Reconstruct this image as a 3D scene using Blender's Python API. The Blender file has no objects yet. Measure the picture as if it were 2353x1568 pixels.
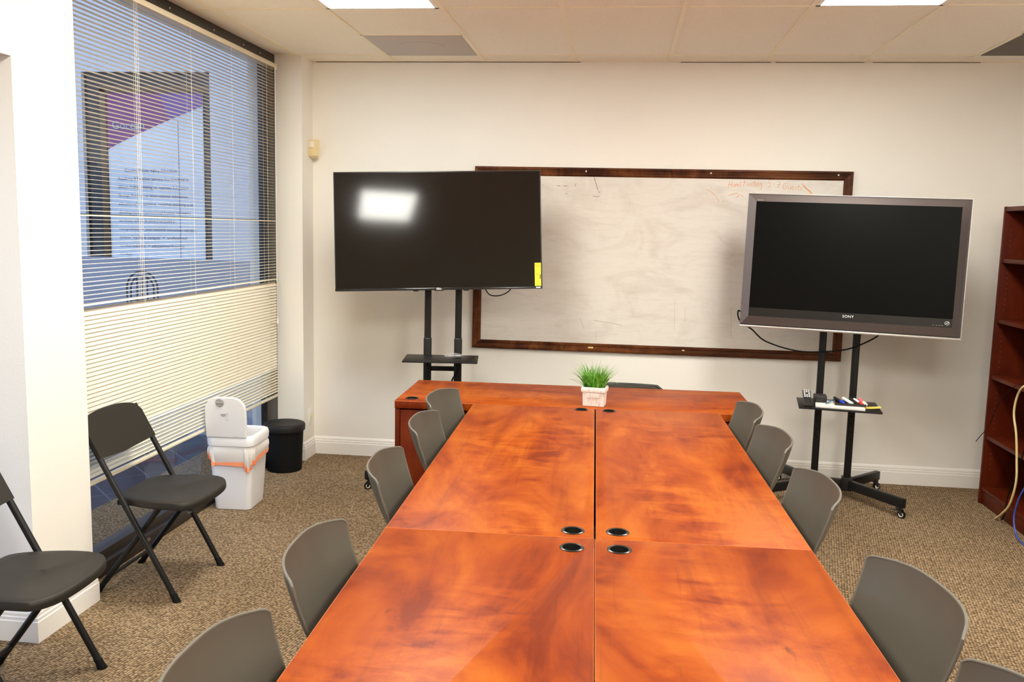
import bpy, bmesh, math, random
from mathutils import Vector, Matrix
random.seed(7)
C = bpy.context.scene.collection
SC = bpy.context.scene
PI = math.pi
R = math.radians

# ------------------------------------------------------------------ camera
cd = bpy.data.cameras.new('camera')
cam = bpy.data.objects.new('camera', cd); C.objects.link(cam)
cd.sensor_width = 36.0
cd.lens = 2045.906 / 2353.0 * 36.0
cd.clip_start = 0.05; cd.clip_end = 200
yaw, pit, rol = R(6.7102), R(7.1617), R(1.3162)
F = Vector((-math.sin(yaw)*math.cos(pit), math.cos(yaw)*math.cos(pit), -math.sin(pit)))
R0 = Vector((math.cos(yaw), math.sin(yaw), 0)); U0 = R0.cross(F)
RR = math.cos(rol)*R0 + math.sin(rol)*U0; UU = -math.sin(rol)*R0 + math.cos(rol)*U0
cam.matrix_world = Matrix(((RR.x, UU.x, -F.x, 0), (RR.y, UU.y, -F.y, 0), (RR.z, UU.z, -F.z, 1.6304), (0, 0, 0, 1)))
SC.camera = cam

# ------------------------------------------------------------------ world and exposure
w = bpy.data.worlds.new('sky'); SC.world = w; w.use_nodes = True
bg = w.node_tree.nodes['Background']
bg.inputs[0].default_value = (0.52, 0.68, 1.0, 1); bg.inputs[1].default_value = 1.9
SC.view_settings.view_transform = 'Standard'; SC.view_settings.look = 'None'
SC.view_settings.exposure = 0.0; SC.view_settings.gamma = 1.0
SC.view_settings.use_curve_mapping = False
LAMP_COL = (1.0, 0.982, 0.895); LAMP_STR = 32.0

SC.cycles.max_bounces = 14; SC.cycles.diffuse_bounces = 10

# ------------------------------------------------------------------ dimensions
D = 6.054; H = 2.736; GX = -1.5523; G = 0.6096; R1 = 0.205
XR = 2.78; YB = -3.0            # right wall, wall behind the viewer
XL = -2.185                     # room face of the left piers

# ------------------------------------------------------------------ materials
def mat(name, col, rough=0.5, metal=0.0, spec=0.5, **k):
    m = bpy.data.materials.new(name); m.use_nodes = True
    b = m.node_tree.nodes['Principled BSDF']
    b.inputs['Base Color'].default_value = (*col, 1)
    b.inputs['Roughness'].default_value = rough
    b.inputs['Metallic'].default_value = metal
    b.inputs['Specular IOR Level'].default_value = spec
    for kk, v in k.items(): b.inputs[kk].default_value = v
    return m
def N(m, t, **k):
    n = m.node_tree.nodes.new(t)
    for kk, v in k.items():
        if kk in n.inputs: n.inputs[kk].default_value = v
        else: setattr(n, kk, v)
    return n
def L(m, a, b): m.node_tree.links.new(a, b)
def bsdf(m): return m.node_tree.nodes['Principled BSDF']
def coords(m, scale=(1, 1, 1), rot=(0, 0, 0), rnd=False, kind='Object'):
    tc = N(m, 'ShaderNodeTexCoord'); mp = N(m, 'ShaderNodeMapping')
    mp.inputs['Scale'].default_value = scale; mp.inputs['Rotation'].default_value = rot
    L(m, tc.outputs[kind], mp.inputs['Vector'])
    if rnd:
        oi = N(m, 'ShaderNodeObjectInfo'); ml = N(m, 'ShaderNodeMath', operation='MULTIPLY'); ml.inputs[1].default_value = 37.0
        L(m, oi.outputs['Random'], ml.inputs[0]); L(m, ml.outputs[0], mp.inputs['Location'])
    return mp.outputs[0]
def ramp(m, fac, stops):
    r = N(m, 'ShaderNodeValToRGB'); e = r.color_ramp.elements
    while len(e) < len(stops): e.new(0.5)
    for i, (p, c) in enumerate(stops): e[i].position = p; e[i].color = (*c, 1)
    L(m, fac, r.inputs[0]); return r.outputs[0]
def noise(m, vec, scale, detail=4, rough=0.5, dist=0.0):
    n = N(m, 'ShaderNodeTexNoise'); n.inputs['Scale'].default_value = scale
    n.inputs['Detail'].default_value = detail; n.inputs['Roughness'].default_value = rough; n.inputs['Distortion'].default_value = dist
    L(m, vec, n.inputs['Vector']); return n.outputs[0]
def bump(m, h, strength=0.2, dist=0.002):
    b = N(m, 'ShaderNodeBump'); b.inputs['Strength'].default_value = strength; b.inputs['Distance'].default_value = dist
    L(m, h, b.inputs['Height']); L(m, b.outputs[0], bsdf(m).inputs['Normal'])
def mixc(m, a, b, fac, mode='MIX'):
    x = N(m, 'ShaderNodeMix', data_type='RGBA', blend_type=mode)
    for inp, v in ((x.inputs[0], fac), (x.inputs[6], a), (x.inputs[7], b)):
        if isinstance(v, (int, float)): inp.default_value = v
        elif isinstance(v, tuple): inp.default_value = (*v, 1)
        else: L(m, v, inp)
    return x.outputs[2]

def wall_paint(name, col):
    m = mat(name, col, 0.62, spec=0.3); v = coords(m)
    bump(m, noise(m, v, 130, 3), 0.25, 0.002)
    n = noise(m, v, 1.3, 3)
    L(m, ramp(m, n, [(0.3, tuple(c*0.97 for c in col)), (0.7, col)]), bsdf(m).inputs['Base Color'])
    return m
M_WALL = wall_paint('wall_paint', (0.88, 0.845, 0.78))
M_TRIM = mat('trim_paint', (0.88, 0.85, 0.80), 0.35)
def tile_mat():
    m = mat('ceiling_tile', (0.93, 0.89, 0.80), 0.9, spec=0.1); v = coords(m)
    n = noise(m, v, 260, 2, 0.6)
    L(m, ramp(m, n, [(0.32, (0.80, 0.75, 0.65)), (0.46, (0.93, 0.89, 0.80)), (1, (0.95, 0.91, 0.82))]), bsdf(m).inputs['Base Color'])
    bump(m, n, 0.3, 0.002); return m
M_TILE = tile_mat()
M_TBAR = mat('ceiling_bar', (0.90, 0.83, 0.66), 0.5)
def wood(name, axis, cols, fig=1.0, rough=0.42, coat=0.0):
    m = mat(name, cols[1], rough, spec=0.14); b = bsdf(m)
    b.inputs['Coat Weight'].default_value = coat; b.inputs['Coat Roughness'].default_value = 0.3
    def nz(k, sc, det, ro, di, rot=0.0):       # k: stretch factor along the grain (<1 long, >1 cross ripples)
        s_ = [1, 1, 1]; s_[axis] = k
        return noise(m, coords(m, tuple(s_), rot=(0, 0, rot), rnd=True), sc, det, ro, di)
    base = nz(0.33, 3.6, 6, 0.62, 1.2)
    flame = nz(2.2, 6.5, 5, 0.6, 0.9, 0.15)
    msk = ramp(m, nz(0.5, 2.3, 2, 0.5, 0.5), [(0.42, (0, 0, 0)), (0.60, (1, 1, 1))])
    f2 = mixc(m, (0.5, 0.5, 0.5), flame, msk)
    a = mixc(m, base, f2, 0.42)
    col = ramp(m, a, [(0.40, cols[0]), (0.465, cols[1]), (0.525, cols[2]), (0.59, cols[3])])
    vein = ramp(m, nz(0.045, 26, 4, 0.65, 0.5, 0.05), [(0.34, (0.62, 0.55, 0.5)), (0.44, (1, 1, 1))])
    fleck = ramp(m, nz(0.28, 15, 2, 0.5, 0.0), [(0.215, (0.35, 0.25, 0.2)), (0.26, (1, 1, 1))])
    c = mixc(m, col, vein, 0.45, 'MULTIPLY'); c = mixc(m, c, fleck, 0.8, 'MULTIPLY')
    L(m, c, b.inputs['Base Color'])
    return m
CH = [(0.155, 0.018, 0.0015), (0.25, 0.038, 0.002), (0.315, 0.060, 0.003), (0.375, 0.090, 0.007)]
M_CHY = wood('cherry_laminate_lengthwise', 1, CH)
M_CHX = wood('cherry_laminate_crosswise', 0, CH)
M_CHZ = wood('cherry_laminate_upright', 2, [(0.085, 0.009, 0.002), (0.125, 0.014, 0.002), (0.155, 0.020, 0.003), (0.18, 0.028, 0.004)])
M_EDGE = mat('cherry_edge_band', (0.60, 0.17, 0.05), 0.3)
BK = [(0.070, 0.008, 0.002), (0.088, 0.010, 0.0025), (0.10, 0.013, 0.003), (0.115, 0.017, 0.004)]
M_BKZ = wood('bookcase_laminate_upright', 2, BK, rough=0.4, coat=0.05)
M_BKY = wood('bookcase_laminate_flat', 1, BK, rough=0.4, coat=0.05)
WN = [(0.035, 0.010, 0.004), (0.075, 0.022, 0.007), (0.13, 0.040, 0.012), (0.19, 0.065, 0.020)]
M_WNX = wood('walnut_frame_lengthwise', 0, WN, rough=0.35)
M_WNZ = wood('walnut_frame_upright', 2, WN, rough=0.35)
def carpet():
    m = mat('carpet', (0.2, 0.14, 0.08), 0.95, spec=0.05)
    v = coords(m, (1, 1.35, 1), rot=(0, 0, R(9)))
    dn = N(m, 'ShaderNodeTexNoise'); dn.inputs['Scale'].default_value = 60; L(m, v, dn.inputs['Vector'])
    vo = N(m, 'ShaderNodeTexVoronoi'); vo.inputs['Scale'].default_value = 78; vo.inputs['Randomness'].default_value = 0.42
    L(m, v, vo.inputs['Vector'])
    d = vo.outputs['Distance']
    c1 = ramp(m, d, [(0.0, (0.50, 0.375, 0.25)), (0.34, (0.40, 0.295, 0.19)), (0.60, (0.13, 0.09, 0.052))])
    hs = N(m, 'ShaderNodeSeparateColor'); L(m, vo.outputs['Color'], hs.inputs[0])
    c2 = ramp(m, hs.outputs[0], [(0.0, (0.66, 0.64, 0.60)), (1.0, (1.15, 1.12, 1.08))])
    n2 = noise(m, v, 420, 2)
    c3 = ramp(m, n2, [(0.35, (0.72, 0.70, 0.66)), (0.6, (1.1, 1.1, 1.1))])
    n3 = noise(m, v, 1.6, 3)
    c4 = ramp(m, n3, [(0.35, (0.88, 0.87, 0.86)), (0.65, (1.0, 1.0, 1.0))])
    c = mixc(m, c1, c2, 1.0, 'MULTIPLY'); c = mixc(m, c, c3, 1.0, 'MULTIPLY'); c = mixc(m, c, c4, 1.0, 'MULTIPLY')
    L(m, c, bsdf(m).inputs['Base Color'])
    inv = N(m, 'ShaderNodeMath', operation='SUBTRACT'); inv.inputs[0].default_value = 1.0; L(m, d, inv.inputs[1])
    bump(m, inv.outputs[0], 0.9, 0.006); return m
M_CARPET = carpet()
M_BLKMET = mat('black_powder_coat', (0.010, 0.0095, 0.009), 0.38, spec=0.3)
M_BLKPL = mat('black_plastic', (0.016, 0.015, 0.014), 0.38)
M_BLKGL = mat('gloss_black_plastic', (0.008, 0.008, 0.009), 0.15)
M_FRAME = mat('dark_bronze_window_frame', (0.022, 0.017, 0.015), 0.4)
M_RUBBER = mat('black_rubber', (0.005, 0.0048, 0.0045), 0.7, spec=0.15)
M_SHELL = mat('grey_chair_shell', (0.090, 0.082, 0.064), 0.45, spec=0.35)
M_SHELLR = mat('grey_chair_rim', (0.125, 0.115, 0.092), 0.5)
M_STEEL = mat('brushed_steel', (0.35, 0.34, 0.32), 0.35, 0.9)
M_FOLD = mat('black_folding_chair_plastic', (0.020, 0.0175, 0.015), 0.45)
def tex_black(name, col, rough, sc):
    m = mat(name, col, rough, spec=0.28); bump(m, noise(m, coords(m), sc, 2), 0.3, 0.001); return m
M_FOLDS = tex_black('grained_black_plastic', (0.020, 0.017, 0.013), 0.5, 700)
M_SCREEN1 = mat('glossy_black_screen', (0.0045, 0.004, 0.0035), 0.085, spec=0.5)
def screen2():
    return mat('matte_black_screen', (0.002, 0.002, 0.002), 0.28, spec=0.10)
M_SCREEN2 = screen2()
M_BEZ = mat('gunmetal_bezel', (0.135, 0.112, 0.108), 0.36, 0.55)
M_BEZL = mat('pale_gunmetal_bezel', (0.22, 0.20, 0.19), 0.36, 0.6)
M_SILV = mat('silver_strip', (0.52, 0.50, 0.48), 0.3, 0.8)
M_WHITEPR = mat('white_print', (0.85, 0.85, 0.82), 0.5)
M_GREYPR = mat('grey_print', (0.4, 0.38, 0.36), 0.5)
M_YELLOW = mat('yellow_label', (0.92, 0.72, 0.02), 0.45)
M_DKPRINT = mat('dark_print', (0.10, 0.07, 0.01), 0.6)
M_SLAT = mat('cream_slat', (0.83, 0.76, 0.60), 0.38)
M_SLATO = mat('cream_rail', (0.80, 0.72, 0.54), 0.4)
M_CORD = mat('white_cord', (0.82, 0.78, 0.68), 0.6)
M_CANW = mat('white_bin_plastic', (0.80, 0.79, 0.80), 0.32)
M_GREYPL = mat('grey_plastic', (0.35, 0.34, 0.33), 0.35)
M_ORANGE = mat('orange_ribbon', (0.95, 0.33, 0.16), 0.5)
def film(name, col, alpha, rough=0.25):
    m = mat(name, col, rough); bsdf(m).inputs['Alpha'].default_value = alpha; return m
M_LINER = film('white_bin_liner', (0.88, 0.85, 0.80), 0.85)
M_CLEARBAG = film('clear_plastic_bag', (0.6, 0.58, 0.62), 0.16, 0.10)
M_IVORY = mat('ivory_plastic', (0.80, 0.66, 0.36), 0.4)
M_IVORYL = mat('pale_lens', (0.82, 0.76, 0.64), 0.35)
M_PLATE = mat('white_plate', (0.84, 0.82, 0.76), 0.35)
M_PAPER = mat('white_paper', (0.85, 0.82, 0.78), 0.7)
M_NOTE = mat('yellow_note', (0.90, 0.68, 0.12), 0.7)
M_BLUE = mat('blue_plastic', (0.02, 0.06, 0.55), 0.3)
M_RED = mat('red_plastic', (0.65, 0.05, 0.02), 0.35)
M_PINK = mat('pink_plastic', (0.75, 0.16, 0.20), 0.4)
M_MWHITE = mat('white_marker_plastic', (0.82, 0.82, 0.80), 0.3)
M_TEAL = mat('blue_cable', (0.05, 0.20, 0.35), 0.4)
M_CREAMC = mat('cream_cable', (0.62, 0.50, 0.24), 0.45)
M_BLUEC = mat('blue_network_cable', (0.03, 0.08, 0.42), 0.4)
M_CARD = mat('tan_cardboard', (0.50, 0.33, 0.15), 0.8)
def whiteboard():
    m = mat('whiteboard_surface', (0.82, 0.79, 0.74), 0.28, spec=0.45)
    v = coords(m, (1, 1, 1.6)); n = noise(m, v, 2.6, 5, 0.6, 1.4)
    v2 = coords(m, (1, 1, 7)); n2 = noise(m, v2, 5, 5, 0.7, 0.8)
    c = ramp(m, n, [(0.34, (0.66, 0.61, 0.55)), (0.50, (0.73, 0.69, 0.63))])
    c2 = ramp(m, n2, [(0.30, (0.86, 0.84, 0.82)), (0.52, (1, 1, 1))])
    L(m, mixc(m, c, c2, 0.6, 'MULTIPLY'), bsdf(m).inputs['Base Color']); return m
M_BOARD = whiteboard()
M_SMUDGE = film('dry_marker_smudge', (0.30, 0.26, 0.24), 0.10, 0.6)
M_MARKO = film('orange_marker_ink', (0.90, 0.38, 0.16), 0.75, 0.5)
M_MARKB = mat('black_marker_ink', (0.10, 0.09, 0.09), 0.5)
M_CHIP = mat('bare_wood_chip', (0.75, 0.52, 0.22), 0.6)
def potmat():
    m = mat('whitewashed_clay', (0.76, 0.70, 0.64), 0.7); v = coords(m, (1, 1, 0.12)); n = noise(m, v, 160, 4, 0.7)
    L(m, ramp(m, n, [(0.32, (0.52, 0.44, 0.37)), (0.5, (0.78, 0.72, 0.67))]), bsdf(m).inputs['Base Color'])
    bump(m, n, 0.5, 0.002); return m
M_POT = potmat()
def grassmat():
    m = mat('green_blades', (0.12, 0.40, 0.03), 0.45); v = coords(m)
    L(m, ramp(m, noise(m, v, 45, 2), [(0.35, (0.030, 0.15, 0.012)), (0.5, (0.11, 0.38, 0.03)), (0.68, (0.28, 0.58, 0.08))]), bsdf(m).inputs['Base Color']); return m
M_GRASS = grassmat()
M_SOIL = mat('dark_moss', (0.02, 0.035, 0.01), 0.9)
def glassmat():
    m = bpy.data.materials.new('window_glass'); m.use_nodes = True; nt = m.node_tree; nt.nodes.clear()
    o = nt.nodes.new('ShaderNodeOutputMaterial'); mx = nt.nodes.new('ShaderNodeMixShader')
    t = nt.nodes.new('ShaderNodeBsdfTransparent'); g = nt.nodes.new('ShaderNodeBsdfGlossy'); lw = nt.nodes.new('ShaderNodeLayerWeight'); pw = nt.nodes.new('ShaderNodeMath'); fr = nt.nodes.new('ShaderNodeMath')
    t.inputs[0].default_value = (0.92, 0.95, 0.96, 1); g.inputs['Roughness'].default_value = 0.01; lw.inputs[0].default_value = 0.5; pw.operation = 'POWER'; pw.inputs[1].default_value = 5.0; fr.operation = 'MULTIPLY_ADD'; fr.inputs[1].default_value = 0.9; fr.inputs[2].default_value = 0.07
    nt.links.new(lw.outputs['Facing'], pw.inputs[0]); nt.links.new(pw.outputs[0], fr.inputs[0])
    nt.links.new(fr.outputs[0], mx.inputs[0]); nt.links.new(t.outputs[0], mx.inputs[1]); nt.links.new(g.outputs[0], mx.inputs[2]); nt.links.new(mx.outputs[0], o.inputs[0])
    return m
M_GLASS = glassmat()
def emit(name, col, s):
    m = bpy.data.materials.new(name); m.use_nodes = True; nt = m.node_tree; nt.nodes.clear()
    o = nt.nodes.new('ShaderNodeOutputMaterial'); e = nt.nodes.new('ShaderNodeEmission')
    e.inputs[0].default_value = (*col, 1); e.inputs[1].default_value = s; nt.links.new(e.outputs[0], o.inputs[0]); return m
M_LAMP = emit('lit_diffuser', LAMP_COL, LAMP_STR)
M_FACADE = wall_paint('pale_stucco', (0.72, 0.73, 0.76))
M_FACADEL = wall_paint('grey_stucco', (0.42, 0.43, 0.50))
M_BRONZE = mat('brown_frame', (0.13, 0.075, 0.035), 0.5)
M_DARKG = mat('dark_pane', (0.018, 0.016, 0.02), 0.2)
def paving():
    m = mat('slate_paving', (0.03, 0.04, 0.07), 0.35); v = coords(m, (1, 1, 1), rot=(0, 0, R(45)))
    br = N(m, 'ShaderNodeTexBrick'); br.inputs['Scale'].default_value = 1.0; br.offset = 0.0
    br.inputs['Brick Width'].default_value = 0.33; br.inputs['Row Height'].default_value = 0.33; br.inputs['Mortar Size'].default_value = 0.006
    br.inputs['Color1'].default_value = (0.014, 0.018, 0.032, 1); br.inputs['Color2'].default_value = (0.022, 0.022, 0.034, 1); br.inputs['Mortar'].default_value = (0.10, 0.11, 0.14, 1)
    L(m, v, br.inputs['Vector']); L(m, br.outputs[0], bsdf(m).inputs['Base Color']); return m
M_PAVE = paving()
def poster_mat():
    m = mat('poster_print', (0.74, 0.80, 0.86), 0.45)
    v = coords(m); n = noise(m, v, 3, 2)
    L(m, ramp(m, n, [(0.4, (0.66, 0.72, 0.80)), (0.6, (0.76, 0.82, 0.88))]), bsdf(m).inputs['Base Color']); return m
M_POSTER = poster_mat()
M_PURPLE = mat('magenta_print', (0.22, 0.035, 0.20), 0.4)
M_VIOLET = mat('violet_print', (0.18, 0.08, 0.36), 0.4)
M_CYANP = mat('pale_cyan_print', (0.30, 0.50, 0.60), 0.4)
M_TEXTP = mat('dark_violet_print', (0.16, 0.13, 0.22), 0.5)
M_VENT = mat('grey_vent_panel', (0.50, 0.46, 0.44), 0.6)
M_VENTD = mat('dark_vent_panel', (0.10, 0.085, 0.065), 0.55)
M_WICKER = mat('dark_metal_lattice', (0.06, 0.05, 0.06), 0.5)

# ------------------------------------------------------------------ mesh helpers
def T(x=0, y=0, z=0): return Matrix.Translation((x, y, z))
def RZ(a): return Matrix.Rotation(a, 4, 'Z')
def RX(a): return Matrix.Rotation(a, 4, 'X')
def RY(a): return Matrix.Rotation(a, 4, 'Y')
def bm_(): return bmesh.new()
def box(b, c, s, M=None, bev=0.0, seg=2):
    r = bmesh.ops.create_cube(b, size=1.0); vs = r['verts']
    bmesh.ops.scale(b, vec=s, verts=vs); bmesh.ops.translate(b, vec=c, verts=vs)
    if bev > 0:
        es = list({e for v in vs for e in v.link_edges})
        rr = bmesh.ops.bevel(b, geom=es, offset=bev, segments=seg, profile=0.5, affect='EDGES')
        vs = list({v for f in rr['faces'] for v in f.verts} | {v for v in vs if v.is_valid})
    if M is not None: bmesh.ops.transform(b, matrix=M, verts=[v for v in vs if v.is_valid])
    return b
def bx2(b, x0, x1, y0, y1, z0, z1, bev=0.0, M=None):
    return box(b, ((x0+x1)/2, (y0+y1)/2, (z0+z1)/2), (abs(x1-x0), abs(y1-y0), abs(z1-z0)), M, bev)
def lathe(b, prof, seg=32, M=None, cap=True):
    rings = []
    for r, z in prof:
        rings.append([b.verts.new((r*math.cos(2*PI*i/seg), r*math.sin(2*PI*i/seg), z)) for i in range(seg)])
    for a, c in zip(rings, rings[1:]):
        for i in range(seg): b.faces.new((a[i], a[(i+1) % seg], c[(i+1) % seg], c[i]))
    if cap:
        b.faces.new(list(reversed(rings[0]))); b.faces.new(rings[-1])
    if M is not None: bmesh.ops.transform(b, matrix=M, verts=[v for r in rings for v in r])
    return b
def tube(b, pts, r, seg=10, closed=False, cap=True, flat=1.0):
    pts = [Vector(p) for p in pts]; n = len(pts); rings = []
    prev = None
    for i, p in enumerate(pts):
        if closed: t = (pts[(i+1) % n]-pts[i-1])
        else: t = (pts[min(i+1, n-1)]-pts[max(i-1, 0)])
        t.normalize()
        if prev is None:
            a = Vector((0, 0, 1)) if abs(t.z) < 0.9 else Vector((1, 0, 0))
            u = t.cross(a).normalized()
        else:
            u = prev - t*prev.dot(t); u.normalize()
        prev = u; v = t.cross(u)
        rr = r[i] if isinstance(r, (list, tuple)) else r
        rings.append([b.verts.new(p + u*rr*math.cos(2*PI*k/seg) + v*rr*flat*math.sin(2*PI*k/seg)) for k in range(seg)])
    m = n if closed else n-1
    for i in range(m):
        a, c = rings[i], rings[(i+1) % n]
        for k in range(seg): b.faces.new((a[k], a[(k+1) % seg], c[(k+1) % seg], c[k]))
    if cap and not closed:
        b.faces.new(list(reversed(rings[0]))); b.faces.new(rings[-1])
    return b
def smooth_path(pts, k=6):
    pts = [Vector(p) for p in pts]; out = []
    for i in range(len(pts)-1):
        p0 = pts[max(i-1, 0)]; p1 = pts[i]; p2 = pts[i+1]; p3 = pts[min(i+2, len(pts)-1)]
        for j in range(k):
            t = j/k
            out.append(0.5*((2*p1)+(-p0+p2)*t+(2*p0-5*p1+4*p2-p3)*t*t+(-p0+3*p1-3*p2+p3)*t**3))
    out.append(pts[-1]); return out
def grid(b, fn, nu, nv, thick=None):
    """surface fn(u,v)->(x,y,z); optional thickness function offset along local normal"""
    top = [[Vector(fn(i/nu, j/nv)) for j in range(nv+1)] for i in range(nu+1)]
    vt = [[b.verts.new(p) for p in row] for row in top]
    for i in range(nu):
        for j in range(nv): b.faces.new((vt[i][j], vt[i+1][j], vt[i+1][j+1], vt[i][j+1]))
    if thick:
        vb = []
        for i in range(nu+1):
            row = []
            for j in range(nv+1):
                du = top[min(i+1, nu)][j]-top[max(i-1, 0)][j]; dv = top[i][min(j+1, nv)]-top[i][max(j-1, 0)]
                n = du.cross(dv); n.normalize(); row.append(b.verts.new(top[i][j]-n*thick))
            vb.append(row)
        for i in range(nu):
            for j in range(nv): b.faces.new((vb[i][j], vb[i][j+1], vb[i+1][j+1], vb[i+1][j]))
        for i in range(nu):
            b.faces.new((vt[i][0], vb[i][0], vb[i+1][0], vt[i+1][0])); b.faces.new((vt[i][nv], vt[i+1][nv], vb[i+1][nv], vb[i][nv]))
        for j in range(nv):
            b.faces.new((vt[0][j], vt[0][j+1], vb[0][j+1], vb[0][j])); b.faces.new((vt[nu][j], vb[nu][j], vb[nu][j+1], vt[nu][j+1]))
    return b
def prism(b, poly, z0, z1, M=None):
    lo = [b.verts.new((x, y, z0)) for x, y in poly]; hi = [b.verts.new((x, y, z1)) for x, y in poly]
    n = len(poly)
    b.faces.new(list(reversed(lo))); b.faces.new(hi)
    for i in range(n): b.faces.new((lo[i], lo[(i+1) % n], hi[(i+1) % n], hi[i]))
    if M is not None: bmesh.ops.transform(b, matrix=M, verts=lo+hi)
    return b
def sweep(b, prof, path, closed=False, out=1):
    """profile points (d,z): d = distance out from the wall; path = plan points; mitred"""
    n = len(path); rings = []
    for i, p in enumerate(path):
        p = Vector(p)
        def nrm(a, c):
            t = (Vector(c)-Vector(a)).normalized(); return Vector((t.y, -t.x))*out
        if closed: n1 = nrm(path[i-1], path[i]); n2 = nrm(path[i], path[(i+1) % n])
        else:
            n1 = nrm(path[i-1], path[i]) if i > 0 else None; n2 = nrm(path[i], path[i+1]) if i < n-1 else None
            n1 = n1 or n2; n2 = n2 or n1
        mvec = (n1+n2); mvec = mvec/(max(1e-6, 1+n1.dot(n2)))
        rings.append([b.verts.new((p.x+mvec.x*d, p.y+mvec.y*d, z)) for d, z in prof])
    m = n if closed else n-1
    k = len(prof)
    for i in range(m):
        a, c = rings[i], rings[(i+1) % n]
        for j in range(k-1): b.faces.new((a[j], a[j+1], c[j+1], c[j]))
    if not closed:
        try: b.faces.new(rings[0]); b.faces.new(list(reversed(rings[-1])))
        except ValueError: pass
    return b
def obj(name, b, m, parent=None, loc=None, rot=None, ang=35, kind=None):
    bmesh.ops.recalc_face_normals(b, faces=b.faces)
    me = bpy.data.meshes.new(name); b.to_mesh(me); b.free()
    ms = m if isinstance(m, (list, tuple)) else [m]
    for x in ms: me.materials.append(x)
    if ang:
        me.polygons.foreach_set('use_smooth', [True]*len(me.polygons)); me.set_sharp_from_angle(angle=R(ang))
    o = bpy.data.objects.new(name, me); C.objects.link(o)
    if parent is not None: o.parent = parent
    if loc is not None: o.location = loc
    if rot is not None: o.rotation_euler = rot
    if kind: o['kind'] = kind
    return o
def tag(o, label, cat, group=None):
    o['label'] = label; o['category'] = cat
    if group: o['group'] = group
    return o
def thing(name, label, cat, loc=(0, 0, 0), rotz=0.0, group=None, rot=None):
    o = bpy.data.objects.new(name, None); C.objects.link(o); o.empty_display_size = 0.1
    o.location = loc; o.rotation_euler = rot if rot else (0, 0, rotz)
    return tag(o, label, cat, group)
def struct(name, b, m, parent=None, ang=30):
    return obj(name, b, m, parent, ang=ang, kind=None if parent else 'structure')
def dup(root, loc, rotz, label, group=None):
    r = root.copy(); C.objects.link(r); r.location = loc; r.rotation_euler = (0, 0, rotz); r['label'] = label
    if group: r['group'] = group
    for ch in list(root.children):
        c = ch.copy(); C.objects.link(c); c.parent = r
        for g in ch.children:
            d = g.copy(); C.objects.link(d); d.parent = c
    return r
def cut(o, cutters):
    """subtract meshes from an object's mesh"""
    for cb in cutters:
        bmesh.ops.recalc_face_normals(cb, faces=cb.faces)
        me = bpy.data.meshes.new('cut'); cb.to_mesh(me); cb.free()
        co = bpy.data.objects.new('cut', me); C.objects.link(co); co.parent = o
        mod = o.modifiers.new('b', 'BOOLEAN'); mod.operation = 'DIFFERENCE'; mod.object = co; mod.solver = 'EXACT'
    bpy.context.view_layer.update()
    dg = bpy.context.evaluated_depsgraph_get()
    me = bpy.data.meshes.new_from_object(o.evaluated_get(dg))
    old = o.data; o.modifiers.clear(); o.data = me
    for ch in list(o.children):
        if ch.name.startswith('cut'): bpy.data.objects.remove(ch)
    bpy.data.meshes.remove(old)
    me.polygons.foreach_set('use_smooth', [True]*len(me.polygons)); me.set_sharp_from_angle(angle=R(30))
def text_bm(b, s, size, M, ext=0.0004, align='CENTER', spacing=1.0):
    cu = bpy.data.curves.new('t', 'FONT'); cu.body = s; cu.size = size; cu.extrude = ext; cu.align_x = align; cu.align_y = 'CENTER'
    cu.resolution_u = 3; cu.space_character = spacing
    o = bpy.data.objects.new('t', cu); C.objects.link(o)
    bpy.context.view_layer.update()
    dg = bpy.context.evaluated_depsgraph_get()
    me = bpy.data.meshes.new_from_object(o.evaluated_get(dg))
    me.transform(M); b.from_mesh(me)
    bpy.data.objects.remove(o); bpy.data.curves.remove(cu); bpy.data.meshes.remove(me)
    return b
UPR = RX(PI/2)   # text / plates standing upright facing -Y

# ================================================================== THE ROOM
b = bm_(); bx2(b, -2.9, XR+0.1, YB-0.1, D+0.1, -0.1, 0.0); fl = struct('floor', b, M_CARPET)
b = bm_(); bx2(b, -2.36, XR+0.15, D, D+0.2, -0.05, H+0.15); struct('wall_back', b, M_WALL)
b = bm_(); bx2(b, XR, XR+0.12, YB, D, -0.05, H+0.15); struct('wall_right', b, M_WALL)
b = bm_(); bx2(b, -2.7, XR+0.12, YB-0.12, YB, -0.05, H+0.15); struct('wall_front', b, M_WALL)
# left side: pier near the viewer, low header and back wall of the alcove before it, far pier
b = bm_()
bx2(b, -2.62, XL, 3.045, 3.425, -0.02, H+0.1)
bx2(b, -2.62, XL, YB, 3.045, 2.205, H+0.1)
bx2(b, -2.62, XL, YB, 0.2, -0.02, 2.21)
bx2(b, -2.292, -2.127, 5.842, D, -0.02, H+0.1)
bx2(b, -2.5, -2.292, 5.842, D+0.15, -0.02, H+0.1)
struct('wall_left', b, M_WALL)
# ceiling: tiles, bars
b = bm_(); bx2(b, -2.62, XR+0.1, YB-0.1, D+0.1, H+0.004, H+0.12)
cl = struct('ceiling', b, M_TILE)
b = bm_()
i = -2
while GX+i*G < XR:
    x = GX+i*G
    if x > -2.6: bx2(b, x-0.012, x+0.012, YB, D, H-0.001, H+0.006)
    i += 1
rows = []; y = D-R1
while y > YB:
    rows.append(y); bx2(b, -2.6, XR, y-0.010, y+0.010, H-0.0005, H+0.006); y -= 2*G
bx2(b, GX, GX+G, D-R1-G-0.012, D-R1-G+0.012, H-0.001, H+0.006)
bx2(b, GX+6*G, GX+7*G, D-R1-G-0.012, D-R1-G+0.012, H-0.001, H+0.006)
struct('trim_1', b, M_TBAR)
b = bm_()  # wall angle and the dark gap line where tiles meet the wall
bx2(b, -2.12, XR, D-0.02, D, H-0.002, H+0.004); bx2(b, XR-0.02, XR, YB, D, H-0.002, H+0.004)
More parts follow.
